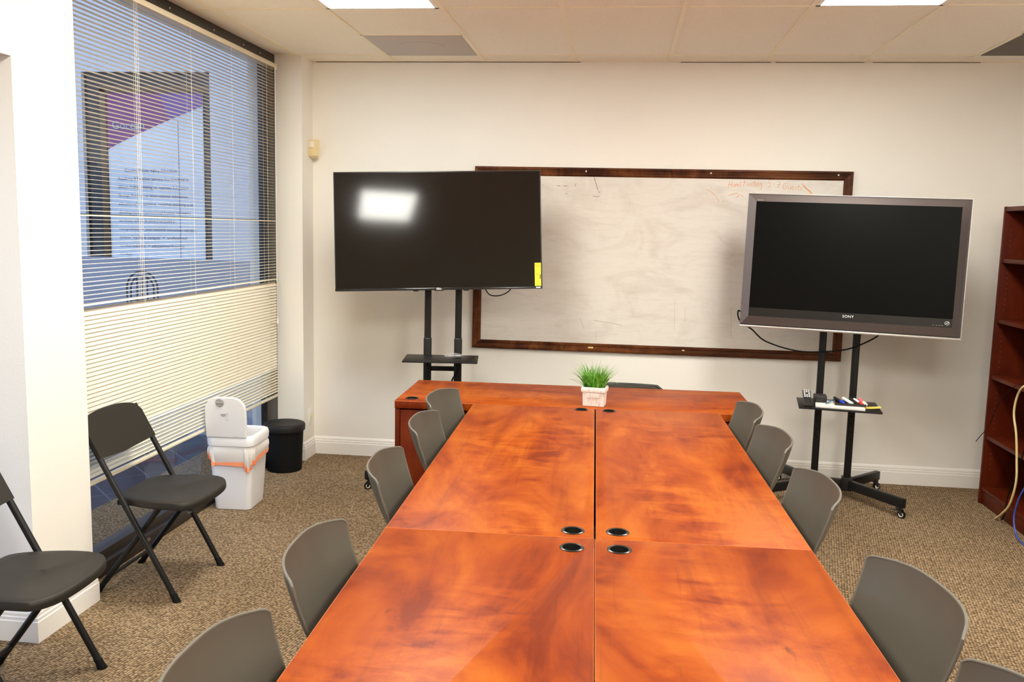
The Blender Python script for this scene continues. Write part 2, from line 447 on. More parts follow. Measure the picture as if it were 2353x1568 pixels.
struct('trim_2', b, M_TBAR)
b = bm_()
for j, (a, c) in enumerate([(-2.1, -0.9), (-0.93, -0.3), (0.35, 0.92), (0.95, 1.5), (1.55, 2.2)]):
    bx2(b, a, c, D-0.002, D-0.0005, H-0.006, H-0.003)
struct('trim_3', b, M_BLKMET)
# baseboards
BP = [(0, 0), (0.015, 0), (0.015, 0.082), (0.0125, 0.086), (0.0125, 0.098), (0.009, 0.101), (0.009, 0.112), (0.005, 0.122), (0.001, 0.127), (0, 0.127)]
b = bm_(); sweep(b, BP, [(-2.128, D-0.0002), (XR, D-0.0002)]); struct('baseboard_back', b, M_TRIM, ang=20)
b = bm_()
sweep(b, BP, [(-2.55, 0.2), (-2.55, 3.0445), (XL+0.0005, 3.0445), (XL+0.0005, 3.4255), (-2.29, 3.4255)])
sweep(b, BP, [(-2.289, 5.8415), (-2.1268, 5.8415), (-2.1268, D)])
struct('baseboard_left', b, M_TRIM, ang=20)
b = bm_(); sweep(b, BP, [(XR, D), (XR, YB)]); struct('baseboard_right', b, M_TRIM, ang=20)

# window: dark frame, glass, sill ledge
XW = -2.312
b = bm_()
bx2(b, XW-0.10, XW, 3.42, 5.842, 2.672, H+0.003, 0.003)              # head
bx2(b, XW-0.045, XW, 5.655, 5.8418, 0.0, 2.68, 0.003)                 # far jamb
bx2(b, XW-0.10, XW, 3.42, 3.50, 0.0, 2.68, 0.003)                    # near jamb
bx2(b, XW-0.02, XW+0.012, 3.426, 5.8415, 0.0, 0.062, 0.003)          # sill, stepped
bx2(b, XW-0.10, XW-0.018, 3.42, 5.842, 0.0, 0.105, 0.003)
bx2(b, XW-0.045, XW-0.02, 3.42, 5.742, 1.649, 1.655, 0.001)
wf = struct('window_1', b, M_FRAME)
b = bm_(); b.faces.new([b.verts.new(p) for p in ((XW-0.040, 3.44, 0.09), (XW-0.040, 5.75, 0.09), (XW-0.040, 5.75, 2.66), (XW-0.040, 3.44, 2.66))]); obj('window_glass', b, M_GLASS, wf)
b = bm_()
for yy in (4.45, 4.95, 5.35, 5.6): lathe(b, [(0.005, 0), (0.0045, 0.002)], 10, T(XW+0.0005, yy, 2.705) @ RY(PI/2))
obj('screw_head', b, M_TBAR, wf)

# second window, in the alcove before the near pier
b = bm_()
bx2(b, -2.62, -2.55, 0.2, 3.045, 0.0, 0.13, 0.003); bx2(b, -2.62, -2.55, 0.2, 3.045, 2.12, 2.205, 0.003)
bx2(b, -2.62, -2.55, 0.2, 0.29, 0.1, 2.2, 0.003); bx2(b, -2.62, -2.55, 2.955, 3.045, 0.1, 2.2, 0.003); bx2(b, -2.62, -2.55, 1.58, 1.66, 0.1, 2.2, 0.003)
w2 = struct('window_2', b, M_FRAME)
b = bm_(); b.faces.new([b.verts.new(p) for p in ((-2.59, 0.25, 0.1), (-2.59, 3.0, 0.1), (-2.59, 3.0, 2.15), (-2.59, 0.25, 2.15))]); obj('window_glass', b, M_GLASS, w2)

# ================================================================== OUTSIDE
b = bm_(); bx2(b, -12, -2.44, -4.0, 6.5, -0.12, -0.02); o = struct('paving', b, M_PAVE)
t = thing('neighboring_building', 'pale stucco wing with dark framed window seen outside through the blinds', 'building', (-4, 6.5, 0))
b = bm_()
FX0, FX1, FZ0, FZ1 = -0.10, 0.92, 1.345, 2.74
bx2(b, -6, FX0, 0.0, 0.2, FZ0, 4.2); bx2(b, FX1, 1.7, 0.0, 0.2, FZ0, 4.2); bx2(b, FX0, FX1, 0.0, 0.2, FZ1, 4.2)
obj('wall', b, M_FACADE, t)
b = bm_(); bx2(b, -6, 1.7, -0.02, 0.2, -0.12, FZ0); obj('lower_wall', b, M_FACADEL, t)
b = bm_(); bx2(b, 1.30, 1.56, -0.03, 0.0, FZ0, 3.6, 0.004); obj('wall_pilaster', b, M_FACADE, t)
b = bm_(); bx2(b, FX0, FX1, 0.04, 0.08, FZ0, FZ1); obj('dark_pane', b, M_DARKG, t)
b = bm_(); bx2(b, 0.035, 0.085, 0.01, 0.04, FZ0, FZ1-0.12, 0.002); bx2(b, 0.035, FX1, 0.01, 0.04, FZ1-0.15, FZ1-0.10, 0.002)
obj('window_frame', b, M_BRONZE, t)
# poster in that window
t = thing('poster', 'printed company poster with purple curved header in the window opposite', 'poster', (-3.912, 6.568, FZ0))
b = bm_(); bx2(b, 0.0, 0.765, -0.045, -0.035, 0.0, FZ1-FZ0-0.15); obj('sheet', b, M_POSTER, t)
b = bm_()
pz = FZ1-FZ0-0.15
arc = [(0.0, pz), (0.0, 0.82)]+[(0.765*k/12, 0.82+0.33*(k/12)**0.9) for k in range(1, 13)]+[(0.765, pz)]
prism(b, arc, 0, 0.002, T(0, -0.045, 0) @ RX(PI/2)); obj('purple_header', b, M_PURPLE, t)
b = bm_()
arc = [(0.42, pz), (0.50, 1.045), (0.765, 1.15), (0.765, pz)]
prism(b, arc, 0, 0.003, T(0, -0.0455, 0) @ RX(PI/2)); obj('violet_header', b, M_VIOLET, t)
b = bm_(); text_bm(b, 'Gocean', 0.085, T(0.17, -0.05, 1.0) @ UPR, 0.0006); obj('logo', b, M_CYANP, t)
b = bm_()
lines = ['      Gocean Silicon Valley Education', 'Academy Education Service Inc. Located in', 'Silicon Valley, relying on Gocean Education', 'Group, focuses on international education,',
         'educational investment, creative-thinking and', 'development, international human resource', 'services, which is aimed to build a', 'comprehensive international education service',
         'system "multiple campus" + "professional', 'service industry" + educational financial', 'service.']
for i, s in enumerate(lines): text_bm(b, s, 0.033, T(0.07, -0.0465, 0.665-i*0.0635) @ UPR, 0.0004, 'LEFT')
obj('poster_text', b, M_TEXTP, t)
b = bm_(); bx2(b, 0.565, 0.569, -0.047, -0.0455, 0.0, pz-0.2); obj('fold_line', b, M_TEXTP, t)
# small arched trellis outside
t = thing('garden_trellis', 'small dark arched trellis standing outside low in the window view', 'trellis', (-3.29, 5.85, -0.02), R(10))
b = bm_()
for rr in (0.105, 0.078):
    tube(b, [(-rr, 0, 0.0)]+[(rr*math.cos(PI-a), 0, 1.18+rr*1.15*math.sin(a)) for a in [PI*k/16 for k in range(17)]]+[(rr, 0, 0.0)], 0.006, 8)
obj('arch', b, M_WICKER, t)
b = bm_()
for k in range(1, 12): tube(b, [(-0.105, 0, 0.1*k), (0.105, 0, 0.1*k)], 0.0035, 6)
for x in (-0.035, 0.0, 0.035): tube(b, [(x, 0, 0.0), (x, 0, 1.18+1.15*math.sqrt(0.078**2-x*x))], 0.005, 6)
obj('lattice', b, M_WICKER, t)

# ================================================================== BLINDS
XB = -2.292; Y0, Y1 = 3.44, 5.775
t = thing('window_blinds', 'cream horizontal mini blinds over the tall window, lower slats closed', 'blinds', (XB, 0, 0))
b = bm_(); bx2(b, -0.016, 0.016, Y0, Y1+0.008, 2.640, 2.668, 0.002); bx2(b, 0.016, 0.019, Y1-0.012, Y1+0.012, 2.632, 2.670, 0.002); obj('head_rail', b, M_SLATO, t)
def slats(b, zs):
    for z, tilt, wdt in zs:
        n = 12
        rowz = []
        c, s = math.cos(tilt), math.sin(tilt)
        wob = [random.uniform(-0.0006, 0.0006) for _ in range(n+1)]
        rings = []
        for i in range(n+1):
            yy = Y0+(Y1-Y0)*i/n
            ring = []
            for (u, h) in ((-0.5, -0.0), (-0.25, 0.0013), (0, 0.0018), (0.25, 0.0013), (0.5, 0)):
                x = u*wdt; zz = h
                ring.append(b.verts.new((x*c+zz*s, yy, z+wob[i]-x*s+zz*c)))
            rings.append(ring)
        for a, d in zip(rings, rings[1:]):
            for k in range(4): b.faces.new((a[k], a[k+1], d[k+1], d[k]))
P = 0.0192
up = []; z = 2.628
while z > 1.275:
    up.append((z, R(random.uniform(-2, 2)), 0.025)); z -= P
b = bm_(); slats(b, up); o = obj('open_slats', b, M_SLAT, t, ang=0)
b = bm_()
lo = [(1.262, R(20), 0.025), (1.243, R(-24), 0.025)]; z = 1.226
while z > 0.655: lo.append((z, R(62), 0.025)); z -= P
slats(b, lo); obj('closed_slats', b, M_SLAT, t, ang=0)
b = bm_(); ls = []
while z > 0.482: ls.append((z, R(14), 0.025)); z -= P
slats(b, ls); obj('half_open_slats', b, M_SLAT, t, ang=0)
for nm in ('open_slats',): pass
b = bm_(); bx2(b, -0.011, 0.013, Y0, Y1+0.003, 1.645, 1.651); obj('doubled_slat', b, M_SLATO, t)
b = bm_(); bx2(b, -0.012, 0.012, Y0, Y1+0.002, 0.458, 0.474, 0.003); obj('bottom_rail', b, M_SLATO, t)
b = bm_()
for yy in (3.56, 4.075, 4.60, 5.10, 5.62):
    for dx in (-0.0135, 0.0135): tube(b, [(dx, yy, 2.64), (dx, yy, 0.47)], 0.0009, 5)
tube(b, [(0.0135, 4.045, 2.64), (0.0135, 4.045, 1.25)], 0.0009, 5); tube(b, [(0.0135, 4.06, 2.64), (0.0135, 4.06, 1.25)], 0.0009, 5)
obj('ladder_cord', b, M_CORD, t)
b = bm_()
tube(b, [(0.024, 5.735, 2.64), (0.024, 5.733, 1.25)], 0.0035, 8)
tube(b, smooth_path([(0.026, 5.737, 1.35), (0.03, 5.79, 1.2), (0.03, 5.80, 1.1), (0.028, 5.76, 1.01)], 5), 0.0012, 6)
tube(b, smooth_path([(0.024, 5.733, 1.25), (0.028, 5.725, 1.1), (0.026, 5.73, 1.01)], 4), 0.0014, 6)
obj('tilt_wand', b, M_CORD, t)
b = bm_(); lathe(b, [(0.003, 0.045), (0.006, 0.03), (0.009, 0.0), (0.003, -0.001)], 12, T(0.027, 5.735, 0.965)); obj('cord_tassel', b, M_CORD, t)

# ================================================================== CEILING LIGHTS AND VENTS
def light(x0, y1, label):
    t = thing('ceiling_light', label, 'light', (x0+G/2, y1-G, H), 0, None)
    b = bm_(); w2, l2 = G/2-0.012, G-0.012
    for (a, c, d, e) in ((-w2, w2, -l2, -l2+0.02), (-w2, w2, l2-0.02, l2), (-w2, -w2+0.02, -l2, l2), (w2-0.02, w2, -l2, l2)): bx2(b, a, c, d, e, -0.003, 0.004)
    obj('frame', b, M_TRIM, t)
    b = bm_(); bx2(b, -w2+0.015, w2-0.015, -l2+0.015, l2-0.015, -0.0025, 0.004); obj('diffuser', b, M_LAMP, t)
    return t
yl = D-R1-2*G
light(GX, yl, 'lit ceiling panel at the top picture edge, left of the two')
light(GX+4*G, yl, 'lit ceiling panel at the top picture edge above the right television')
light(GX, yl-4*G, 'lit ceiling panel above the left table row, mirrored in the left television')
light(GX+4*G, yl-4*G, 'lit ceiling panel above the right row of chairs, near the viewer')
light(GX+6*G, yl-8*G, 'lit ceiling panel behind the viewer')
def vent(x0, m, label):
    t = thing('ceiling_vent', label, 'vent', (x0+G/2, D-R1-G/2, H))
    b = bm_(); h = G/2-0.013; bx2(b, -h, h, -h, h, -0.004, 0.004, 0.001); obj('panel', b, m, t)
    b = bm_(); prism(b, [(0.14*math.cos(a), 0.14*math.sin(a)) for a in [2*PI*k/28 for k in range(28)]], -0.0055, -0.004); obj('baffle', b, m, t)
vent(GX, M_VENT, 'flat grey square ceiling vent above the left television')
vent(GX+6*G, M_VENTD, 'dark square ceiling vent in the upper right corner')

# ================================================================== WALL ITEMS
t = thing('motion_detector', 'small ivory motion detector high in the back left corner', 'detector', (-2.094, 5.975, 2.147), R(-25))
b = bm_(); box(b, (0, 0, 0), (0.072, 0.042, 0.112), bev=0.008); obj('housing', b, M_IVORY, t)
b = bm_(); grid(b, lambda u, v: ((u-0.5)*0.048, -0.0215-0.004*math.sin(PI*u), 0.004+v*0.042), 8, 2, 0.002); obj('lens', b, M_IVORYL, t)
b = bm_(); bx2(b, -0.012, 0.012, -0.012, 0.03, -0.064, -0.05, 0.003); obj('bracket', b, M_IVORY, t)
t = thing('wall_outlet', 'white outlet plate with yellow dot low on the corner pier', 'outlet', (-2.1265, 5.953, 0.288))
b = bm_(); box(b, (0.003, 0, 0), (0.006, 0.074, 0.122), bev=0.0025); obj('plate', b, M_PLATE, t)
b = bm_(); box(b, (0.006, 0, 0.0), (0.004, 0.034, 0.066), bev=0.002); obj('socket', b, M_PLATE, t)
b = bm_(); lathe(b, [(0.009, 0), (0.009, 0.002)], 14, T(0.0078, 0.012, 0.0) @ RY(PI/2)); obj('yellow_dot', b, M_YELLOW, t)

# whiteboard
BX0, BX1, BZ0, BZ1 = -0.987, 1.476, 0.813, 2.047
t = thing('whiteboard', 'wide whiteboard in dark walnut frame on the back wall', 'whiteboard', (0, D, 0))
FWD = 0.058
b = bm_(); bx2(b, BX0+0.03, BX1-0.03, -0.018, -0.006, BZ0+0.03, BZ1-0.03); obj('writing_surface', b, M_BOARD, t)
FP = [(0, -0.002), (0, -0.026), (0.006, -0.031), (0.014, -0.031), (0.018, -0.027), (0.036, -0.025), (0.040, -0.029), (0.048, -0.029), (0.058, -0.021), (0.058, -0.002)]
def frame_side(a, c, inn, name, m):
    # a,c outer corner points (x,z); inn: inward normal for mitre at each end
    b = bm_(); rings = []
    for (p, q) in (a, c):
        rings.append([b.verts.new((p[0]+q[0]*d, yy, p[1]+q[1]*d)) for d, yy in FP])
    k = len(FP)
    for j in range(k): b.faces.new((rings[0][j], rings[0][(j+1) % k], rings[1][(j+1) % k], rings[1][j]))
    b.faces.new(rings[0]); b.faces.new(list(reversed(rings[1])))
    return obj(name, b, m, t, ang=25)
tl, tr, bl, br = (BX0, BZ1), (BX1, BZ1), (BX0, BZ0), (BX1, BZ0)
ft = frame_side((tl, (1, -1)), (tr, (-1, -1)), 0, 'frame_rail', M_WNX)
fb = frame_side((bl, (1, 1)), (br, (-1, 1)), 0, 'frame_rail', M_WNX)
frame_side((tl, (1, -1)), (bl, (1, 1)), 0, 'frame_stile', M_WNZ)
frame_side((tr, (-1, -1)), (br, (-1, 1)), 0, 'frame_stile', M_WNZ)
for x in (-0.239, 0.576, 1.382):
    b = bm_(); lathe(b, [(0.0055, 0), (0.005, 0.0025), (0.002, 0.003)], 12, T(x, -0.0255, 2.024) @ RX(PI/2)); obj('screw_head', b, M_WHITEPR, t)
for x, z, ww in ((-0.17, 0.843, 0.036), (0.451, 0.849, 0.018)):
    b = bm_(); box(b, (x, -0.0262, z), (ww, 0.003, 0.011), bev=0.001); obj('chipped_spot', b, M_CHIP, t)
YW = -0.0188
def strokes(b, sts, ww=0.0022):
    for s in sts:
        tube(b, [(x, YW, z) for x, z in s], ww, 6, flat=1.0)
    for v in b.verts: v.co.y = YW+(v.co.y-YW)*0.25
LET = {
 'H': (0.9, [[(0.05, -0.15), (0.35, 1.0)], [(0.65, 0.0), (0.85, 1.05)], [(0.1, 0.42), (0.85, 0.5)]]),
 'o': (0.55, [[(0.5, 0.45), (0.2, 0.5), (0.08, 0.2), (0.25, 0.0), (0.48, 0.15), (0.5, 0.45)]]),
 'm': (0.8, [[(0.05, 0.0), (0.12, 0.5)], [(0.12, 0.35), (0.3, 0.55), (0.36, 0.05)], [(0.36, 0.35), (0.55, 0.55), (0.65, 0.02)]]),
 'E': (0.6, [[(0.55, 0.75), (0.2, 0.7), (0.12, 0.4), (0.45, 0.42)], [(0.12, 0.4), (0.1, 0.08), (0.5, 0.0)]]),
 'M': (1.0, [[(0.02, -0.02), (0.2, 0.85)], [(0.2, 0.85), (0.42, 0.25), (0.68, 0.8), (0.8, 0.05)]]),
 'e': (0.5, [[(0.1, 0.28), (0.42, 0.35), (0.3, 0.55), (0.1, 0.4), (0.12, 0.08), (0.4, 0.05)]]),
 't': (0.4, [[(0.25, 0.85), (0.15, 0.1), (0.32, 0.02)], [(0.0, 0.55), (0.42, 0.58)]]),
 'i': (0.28, [[(0.1, 0.5), (0.12, 0.02)]]),
 'n': (0.5, [[(0.05, 0.0), (0.1, 0.5)], [(0.1, 0.35), (0.3, 0.55), (0.4, 0.02)]]),
 'g': (0.55, [[(0.45, 0.5), (0.15, 0.5), (0.1, 0.15), (0.4, 0.15), (0.45, 0.5)], [(0.45, 0.5), (0.42, -0.4), (0.1, -0.5)]]),
 '5': (0.75, [[(0.6, 1.0), (0.2, 0.95), (0.12, 0.55), (0.45, 0.55), (0.5, 0.2), (0.05, -0.02)]]),
 '-': (0.5, [[(0.05, 0.45), (0.4, 0.48)]]),
 '7': (0.8, [[(0.1, 0.9), (0.6, 0.95), (0.3, 0.0)], [(0.1, 0.45), (0.7, 0.5)]]),
 'G': (0.85, [[(0.75, 0.9), (0.3, 0.85), (0.08, 0.4), (0.25, 0.0), (0.6, 0.1), (0.6, 0.42), (0.4, 0.42)]]),
 'u': (0.55, [[(0.08, 0.5), (0.12, 0.05), (0.38, 0.08), (0.45, 0.5), (0.48, 0.02)]]),
 's': (0.45, [[(0.38, 0.5), (0.12, 0.45), (0.35, 0.22), (0.05, 0.02)]]),
 ' ': (0.55, [])}
def write(b, s, x, z, sx, sz, slope=0.0, ww=0.0016):
    for ch in s:
        wd, sts = LET[ch]
        strokes(b, [[(x+px*sx, z+pz*sz) for px, pz in st] for st in sts], ww)
        x += wd*sx; z += slope*wd*sx
def mark(name, m, fn):
    b = bm_(); fn(b); return obj(name, b, m, t, ang=0)
for wd_, x_, z_, sx_, sz_, sl_ in (('HomE', 0.688, 1.932, 0.033, 0.044, 0.08), ('Meeting', 0.787, 1.942, 0.0325, 0.044, 0.02), ('5', 0.942, 1.940, 0.036, 0.048, 0), ('-', 0.974, 1.940, 0.034, 0.044, 0), ('7', 0.996, 1.935, 0.042, 0.046, 0), ('Guests', 1.036, 1.928, 0.040, 0.046, -0.06)):
    mark('orange_writing', M_MARKO, lambda b: write(b, wd_, x_, z_, sx_, sz_, sl_))
for st, ww in (([(1.155, 1.968), (1.185, 1.935), (1.215, 1.918)], 0.002), ([(0.695, 1.882), (0.755, 1.899)], 0.002), ([(0.748, 1.868), (0.766, 1.892)], 0.0018), ([(0.772, 1.888), (0.79, 1.878)], 0.0014), ([(0.655, 1.838), (0.668, 1.846)], 0.0014),
            ([(0.545, 1.919), (0.585, 1.903), (0.615, 1.875), (0.639, 1.836)], 0.0014), ([(1.17, 1.952), (1.225, 1.902), (1.19, 1.894)], 0.004)):
    mark('orange_stroke', M_MARKO, lambda b: strokes(b, [st], ww))
for st in ([(-0.53, 1.93), (-0.522, 1.926)], [(-0.43, 1.926), (-0.408, 1.926)], [(-0.388, 1.926), (-0.362, 1.926)], [(-0.302, 1.944), (-0.312, 1.932), (-0.306, 1.922)],
            [(-0.189, 1.995), (-0.17, 1.94), (-0.157, 1.90)], [(-0.19, 1.864), (-0.16, 1.857), (-0.145, 1.862)], [(-0.156, 1.889), (-0.142, 1.89)], [(-0.37, 1.876), (-0.36, 1.875)]):
    mark('black_stroke', M_MARKB, lambda b: strokes(b, [st], 0.0016))
for (x0, z0, x1, z1, ww) in [(-0.25, 1.04, -0.22, 0.97, 0.006), (0.38, 1.2, 0.385, 0.98, 0.0016), (0.75, 1.15, 0.76, 0.95, 0.002), (-0.16, 1.03, 0.04, 1.0, 0.003), (0.45, 1.15, 0.455, 1.04, 0.0016), (-0.14, 0.99, -0.135, 0.88, 0.0012)]:
    mark('marker_smudge', M_SMUDGE, lambda b: strokes(b, [[(x0, z0), ((x0+x1)/2, (z0+z1)/2+0.003), (x1, z1)]], ww))

# ================================================================== TABLES AND DESK
TT = 0.026726; PX, PY = -0.0397, 2.5046
def rt(x, y): return (x-TT*(y-PY), y+TT*(x-PX))
def unrt(x, y):
    dx, dy = x-PX, y-PY; c, s = math.cos(-TT), math.sin(-TT); return (PX+dx*c-dy*s, PY+dx*s+dy*c)
TZ = 0.745
def grommet(parent, x, y):
    b = bm_()
    prof = [(0.0345, 0.0), (0.0345, 0.0015), (0.031, 0.0035), (0.0265, 0.002), (0.0255, -0.03), (0.024, -0.03), (0.024, -0.031), (0.0262, -0.0315), (0.0275, 0.0)]
    lathe(b, prof, 32, T(x, y, TZ), cap=False)
    g = obj('grommet', b, M_GROM, parent, ang=40)
    b = bm_(); lathe(b, [(0.0262, 0), (0.0262, 0.002)], 24, T(x, y, TZ-0.0325)); obj('grommet_bottom', b, M_RUBBER, g)
M_GROM = mat('black_grommet', (0.014, 0.014, 0.012), 0.3)
def table(x0, x1, y0, y1, label, groms, inner):
    cx, cy = (x0+x1)/2, (y0+y1)/2
    wx, wy = rt(cx, cy)
    t = thing('conference_table', label, 'table', (wx, wy, 0), TT, 'cherry tables pushed into one block')
    hx, hy = (x1-x0)/2, (y1-y0)/2
    b = bm_(); bx2(b, -hx, hx, -hy, hy, TZ-0.028, TZ, 0.0012)
    top = obj('tabletop', b, M_CHY, t)
    loc = []
    for gx, gy in groms:
        ux, uy = unrt(gx, gy); loc.append((ux-cx, uy-cy))
    cs = []
    for gx, gy in loc:
        c = bm_(); lathe(c, [(0.029, TZ-0.06), (0.029, TZ+0.02)], 32, T(gx, gy, 0)); cs.append(c)
    if cs: cut(top, cs)
    for gx, gy in loc: grommet(t, gx, gy)
    b = bm_()
    e = 0.0004
    bx2(b, -hx-e, -hx+0.0012, -hy, hy, TZ-0.0275, TZ-0.0004); bx2(b, hx-0.0012, hx+e, -hy, hy, TZ-0.0275, TZ-0.0004)
    bx2(b, -hx, hx, -hy-e, -hy+0.0012, TZ-0.0275, TZ-0.0004); bx2(b, -hx, hx, hy-0.0012, hy+e, TZ-0.0275, TZ-0.0004)
    obj('edge_band', b, M_EDGE, t)
    for sy in (-1, 1):
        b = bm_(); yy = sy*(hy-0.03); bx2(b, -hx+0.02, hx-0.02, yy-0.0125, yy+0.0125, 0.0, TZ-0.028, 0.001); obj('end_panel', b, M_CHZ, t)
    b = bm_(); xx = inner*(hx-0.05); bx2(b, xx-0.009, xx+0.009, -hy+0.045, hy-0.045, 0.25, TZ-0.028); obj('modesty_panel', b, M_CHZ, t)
Yc = 2.5046; Yb = 4.4185
g = 0.0038
table(PX-0.6165, PX-g, Yc+0.0016, Yb-0.001, 'cherry laminate table, far left of the four forming the block', [(-0.106, 2.560), (-0.158, 4.373)], 1)
table(PX+g, PX+0.6137, Yc+0.0016, Yb-0.001, 'cherry laminate table, far right of the four forming the block', [(0.026, 2.571), (-0.022, 4.372)], -1)
table(PX-0.6165, PX-0.0014, Yc-1.914, Yc-0.0016, 'cherry laminate table, near left of the four forming the block', [(-0.102, 2.418)], 1)
table(PX+0.0014, PX+0.6137, Yc-1.914, Yc-0.0016, 'cherry laminate table, near right of the four forming the block', [(0.031, 2.425)], -1)
# desk across the far end
DX0, DX1, DY0, DY1 = -1.0652, 0.7718, 4.4205, 5.0558
cx, cy = (DX0+DX1)/2, (DY0+DY1)/2; wx, wy = rt(cx, cy)
t = thing('desk', 'wide cherry desk with panelled front standing across the far end of the tables', 'desk', (wx, wy, 0), TT)
hx, hy = (DX1-DX0)/2, (DY1-DY0)/2
b = bm_(); bx2(b, -hx, hx, -hy, hy, TZ-0.040, TZ, 0.0012); top = obj('desktop', b, M_CHX, t)
ux, uy = unrt(-1.0, 4.483); ux, uy = unrt(-0.966-0.0, 4.483)
GD = [(-hx+0.075, -hy+0.075)]
cs = []
for gx, gy in GD:
    c = bm_(); lathe(c, [(0.029, TZ-0.06), (0.029, TZ+0.02)], 32, T(gx, gy, 0)); cs.append(c)
cut(top, cs)
for gx, gy in GD: grommet(t, gx, gy)
b = bm_(); bx2(b, -hx-0.0004, hx+0.0004, -hy-0.0005, -hy+0.001, TZ-0.0035, TZ-0.0004); bx2(b, hx-0.001, hx+0.0004, -hy, hy, TZ-0.0035, TZ-0.0004); obj('edge_band', b, M_EDGE, t)
for sx in (-1, 1):
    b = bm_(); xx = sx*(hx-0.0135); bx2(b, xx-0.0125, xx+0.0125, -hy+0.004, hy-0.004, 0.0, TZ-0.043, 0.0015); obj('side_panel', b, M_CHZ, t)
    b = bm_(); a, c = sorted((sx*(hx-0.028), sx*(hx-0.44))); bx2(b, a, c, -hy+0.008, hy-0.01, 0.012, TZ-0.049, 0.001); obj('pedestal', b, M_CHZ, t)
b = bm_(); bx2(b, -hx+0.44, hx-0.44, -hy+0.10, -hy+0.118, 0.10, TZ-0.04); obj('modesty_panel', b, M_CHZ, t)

# ================================================================== GREY SHELL CHAIRS
def make_chair(label, group):
    t = thing('shell_chair', label, 'chair', (0, 0, 0), 0, group)
    # faces +X; the top corners of the back lie on x = 0
    Wd = 0.455
    def back(u, v):
        # u across -1..1, v 0 bottom..1 top
        s = 2*u-1
        wid = Wd/2*(1.0 if v > 0.86 else 1.0)
        z = 0.455+0.365*v
        lean = 0.155*(1-v)**1.15                        # bottom is further forward
        sag = 0.066*(0.35+0.65*v)*(1-abs(s)**3.0)
        narrowing = 0.030*(1-v)**1.2+0.010*max(0, (0.80-v))*1.0
        # rounded upper corners
        zt = z
        if v > 0.5: zt += 0.004*((v-0.5)/0.5)+0.018*(1-abs(s)**2.2)*((v-0.5)/0.5)**2
        if v > 0.8 and abs(s) > 0.94: zt -= 0.008*((abs(s)-0.94)/0.06)**2*((v-0.8)/0.2)
        return (-sag+lean-0.012*math.sin(PI*v), s*(wid-narrowing), zt)
    b = bm_(); grid(b, back, 44, 18, 0.0065)
    o = obj('backrest', b, M_SHELL, t, ang=50)
    b = bm_()
    rim = [back(0, v/14) for v in range(0, 15)]+[back(u/60, 1) for u in range(1, 60)]+[back(1, 1-v/14) for v in range(0, 15)]
    tube(b, [(p[0]-0.003, p[1], p[2]) for p in rim], 0.0038, 8)
    r_ = obj('back_rim', b, M_SHELLR, t)
    def seat(u, v):
        s = 2*u-1; x = 0.14+0.40*v
        z = 0.445+0.010*abs(s)**2+0.015*(1-v)**3-0.035*max(0, (v-0.75)/0.25)**2-0.012*math.sin(PI*v)*(1-s*s)
        hw = 0.225*(1-0.10*abs(2*v-0.9)**3)
        return (x+0.02*(1-s*s)*(1 if v > 0.5 else -0.6)*abs(2*v-1), s*hw, z)
    b = bm_(); grid(b, seat, 20, 16, -0.012); obj('seat', b, M_SHELL, t, ang=50)
    for sy in (-1, 1):
        for k, (x0, x1) in enumerate(((0.18, 0.05), (0.48, 0.50))):
            b = bm_(); tube(b, [(x0, sy*0.17, 0.43), (x1, sy*0.225, 0.012)], 0.0105, 10); l_ = obj('leg', b, M_STEEL, t)
            b = bm_(); lathe(b, [(0.014, 0), (0.014, 0.014), (0.011, 0.018)], 12, T(x1, sy*0.225, 0)); obj('foot_cap', b, M_RUBBER, l_)
        b = bm_(); tube(b, smooth_path([(0.30, sy*0.17, 0.425), (0.13, sy*0.17, 0.435), (0.115, sy*0.16, 0.50), (0.075, sy*0.15, 0.60)], 5), 0.009, 8); obj('back_support', b, M_STEEL, t)
    for xx in (0.18, 0.48): b = bm_(); tube(b, [(xx, -0.17, 0.425), (xx, 0.17, 0.425)], 0.009, 8); obj('seat_frame', b, M_STEEL, t)
    return t
GL = 'grey chairs along the left side of the tables'; GR = 'grey chairs along the right side of the tables'
c0 = make_chair('grey shell chair nearest the viewer on the left side, cut by the bottom edge', GL)
c0.location = (-0.702, 1.495, 0); c0.rotation_euler = (0, 0, R(0))
dup(c0, (-0.712, 2.085, 0), R(2.2), 'grey shell chair second from the viewer on the left side of the tables', GL)
dup(c0, (-0.748, 2.915, 0), R(3.8), 'grey shell chair in the middle of the left row, below the desk pedestal in view', GL)
dup(c0, (-0.762, 3.585, 0), R(1), 'grey shell chair second from the desk on the left side of the tables', GL)
dup(c0, (-0.800, 4.140, 0), R(-5.6), 'grey shell chair tight against the desk on the left side of the tables', GL)
dup(c0, (0.735, 1.51, 0), PI+R(12), 'grey shell chair in the bottom right corner, only its top edge showing', GR)
dup(c0, (0.690, 2.060, 0), PI+R(9), 'large grey shell chair second from the viewer on the right side of the tables', GR)
dup(c0, (0.645, 2.910, 0), PI+R(3.3), 'grey shell chair in the middle of the right row, under the television stand', GR)
dup(c0, (0.625, 3.605, 0), PI+R(5), 'grey shell chair second from the desk on the right side of the tables', GR)
dup(c0, (0.600, 4.135, 0), PI+R(2), 'grey shell chair tight against the desk on the right side of the tables', GR)
